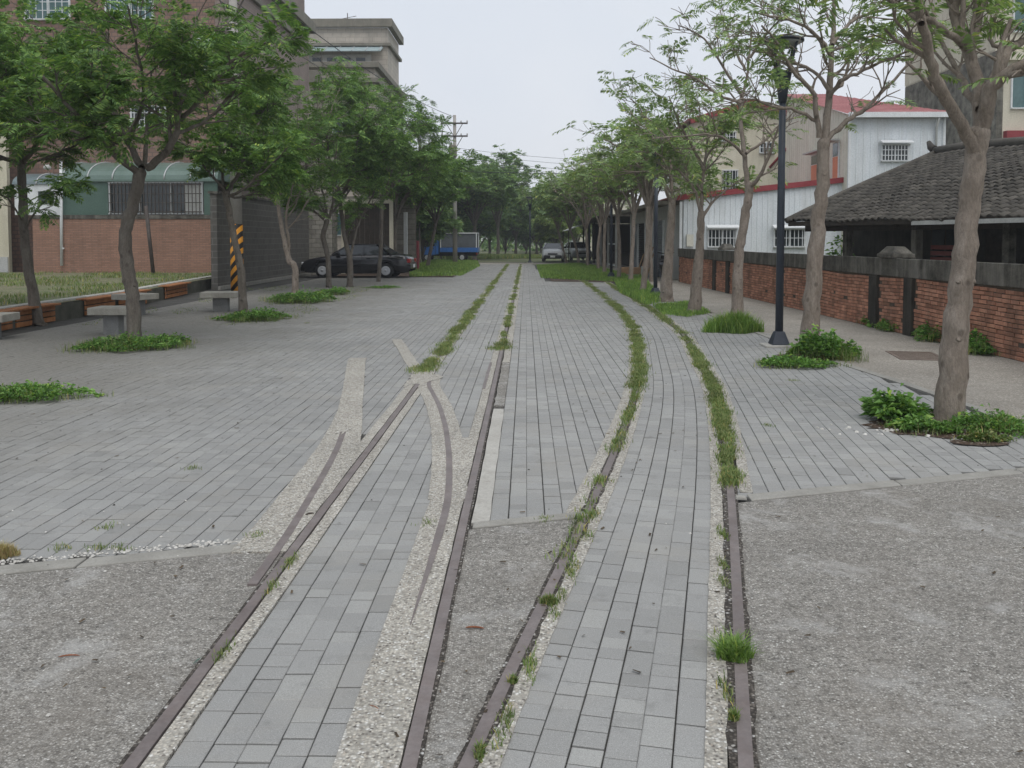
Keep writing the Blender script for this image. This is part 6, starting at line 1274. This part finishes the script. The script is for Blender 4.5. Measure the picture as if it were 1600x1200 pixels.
# ---- small stones and litter
def pebbles(name,n,gen,s0,s1,mat,lab):
    m=MB(); 
    for _ in range(n):
        x,y=gen(); s=random.uniform(s0,s1); a=random.random()*6; vs=[]
        for k in range(5): t=a+k*1.257; vs.append((x+math.cos(t)*s*random.uniform(.7,1.2),y+math.sin(t)*s*random.uniform(.7,1.2),.0))
        vs+= [(v[0]*.5+x*.5,v[1]*.5+y*.5,s*.55) for v in vs]; m.add(vs,[(i,(i+1)%5,5+(i+1)%5,5+i) for i in range(5)]+[(5,6,7,8,9)])
    return m.build(name,MAT[mat],kind='stuff',label=lab)
pebbles('gravel',220,lambda:(random.choice([random.uniform(-3.2,-1.3),random.uniform(.75,4)]),random.uniform(2,5.2)),.003,.009,'stone','loose pale grit on the worn concrete')
pebbles('gravel',260,lambda:(lambda s:(-2.6+s*1.2+random.gauss(0,.05),kl(-2.6+s*1.2)+.16+abs(random.gauss(0,.03))))(random.random()),.004,.011,'stone','white pebbles gathered along the left kerb')
c=g(1440,672); pebbles('gravel',70,lambda:(random.gauss(c[0],.35),random.gauss(c[1],.12)),.006,.025,'stone','stones and litter in the nearest tree pit')
pebbles('gravel',260,lambda:(random.uniform(-5,3.5),random.uniform(5,14)),.003,.008,'bed','dark grit scattered on the paving')
def leaf_litter():
    n=900; x=np.concatenate([np.random.uniform(-8,-2.2,500),np.random.uniform(.3,4,250),np.random.uniform(-3,4.5,150)]); y=np.concatenate([np.random.uniform(6,30,500),np.random.uniform(5.5,18,250),np.random.uniform(2.4,5,150)]); a=np.random.rand(n)*6.28; s=np.random.uniform(.006,.018,n); V=[]
    for sx,sy,dz in ((-1,-.35,.004),(1,-.3,.006),(.9,.35,.009),(-.9,.3,.005)): V.append(np.stack([x+s*(sx*np.cos(a)-sy*np.sin(a)),y+s*(sx*np.sin(a)+sy*np.cos(a)),np.full(n,dz)+.001],1))
    V=np.stack(V,1).reshape(-1,3); link('leaf_litter',arr_mesh('leaf_litter',V,np.arange(len(V)).reshape(-1,4),MAT['litter']),kind='stuff',label='dry leaf bits scattered over the ground')
leaf_litter()
def litter(name,lab,px,py,L_,r,ang,mat,cat,curve=.12):
    c=g(px,py); m=MB(); m.tube([(t*L_*math.cos(ang)+curve*L_*math.sin(math.pi*(t+.5))*-math.sin(ang),t*L_*math.sin(ang)+curve*L_*math.sin(math.pi*(t+.5))*math.cos(ang),r*.8) for t in np.linspace(-.5,.5,7)],[r*.4,r,r,r*1.1,r,r,r*.3],6); o=m.build(name,MAT[mat]); o.location=(c[0],c[1],.002); tag(o,lab,cat)
litter('seed_pod','reddish dry seed pod on the worn concrete between the rails',742,983,.075,.004,R(-6),'twig','pod')
litter('seed_pod','thin brown twig on the wide pebble strip at bottom centre',584,1107,.045,.0022,R(-35),'twig','twig')
litter('seed_pod','brown twig on the worn concrete at lower left',108,1027,.075,.003,R(10),'twig','twig')
litter('seed_pod','small dark chip of bark between the two left rails',484,805,.05,.006,R(35),'darkwood','bark chip')
c=g(301,1039); m=MB(); m.add([(0,0,.004),(.012,.01,.01),(.02,.04,.012),(.004,.03,.006)],[(0,1,2,3)]); o=m.build('wrapper',MAT['green_sheet']); o.modifiers.new('t','SOLIDIFY').thickness=.001; o.location=(c[0],c[1],0); tag(o,'tiny green scrap of wrapper beside the long left rail','litter')
m=MB(); m.hexa([(-.035,-.02,0),(.035,-.025,0),(.04,.02,0),(-.03,.025,0),(-.03,-.015,.02),(.03,-.02,.018),(.03,.015,.02),(-.025,.02,.022)]); o=m.build('stone_block',MAT['kerb'],bevel=.005); c=g(1157,780); o.location=(c[0],c[1],0); tag(o,'pale broken stone at the corner where the kerb meets the right rail','stone')

# ================================================================ AIR
hm=bpy.data.materials.new('thin_haze'); hm.use_nodes=True; ht=hm.node_tree; ht.nodes.clear(); ho=ht.nodes.new('ShaderNodeOutputMaterial'); hv=ht.nodes.new('ShaderNodeVolumePrincipled')
hv.inputs['Color'].default_value=(.86,.9,.95,1); hv.inputs['Density'].default_value=.0011; hv.inputs['Anisotropy'].default_value=.2; ht.links.new(hv.outputs[0],ho.inputs['Volume'])
m=MB(); m.box(-310,310,-50,510,-1.2,19); m.build('haze',hm,kind='stuff')
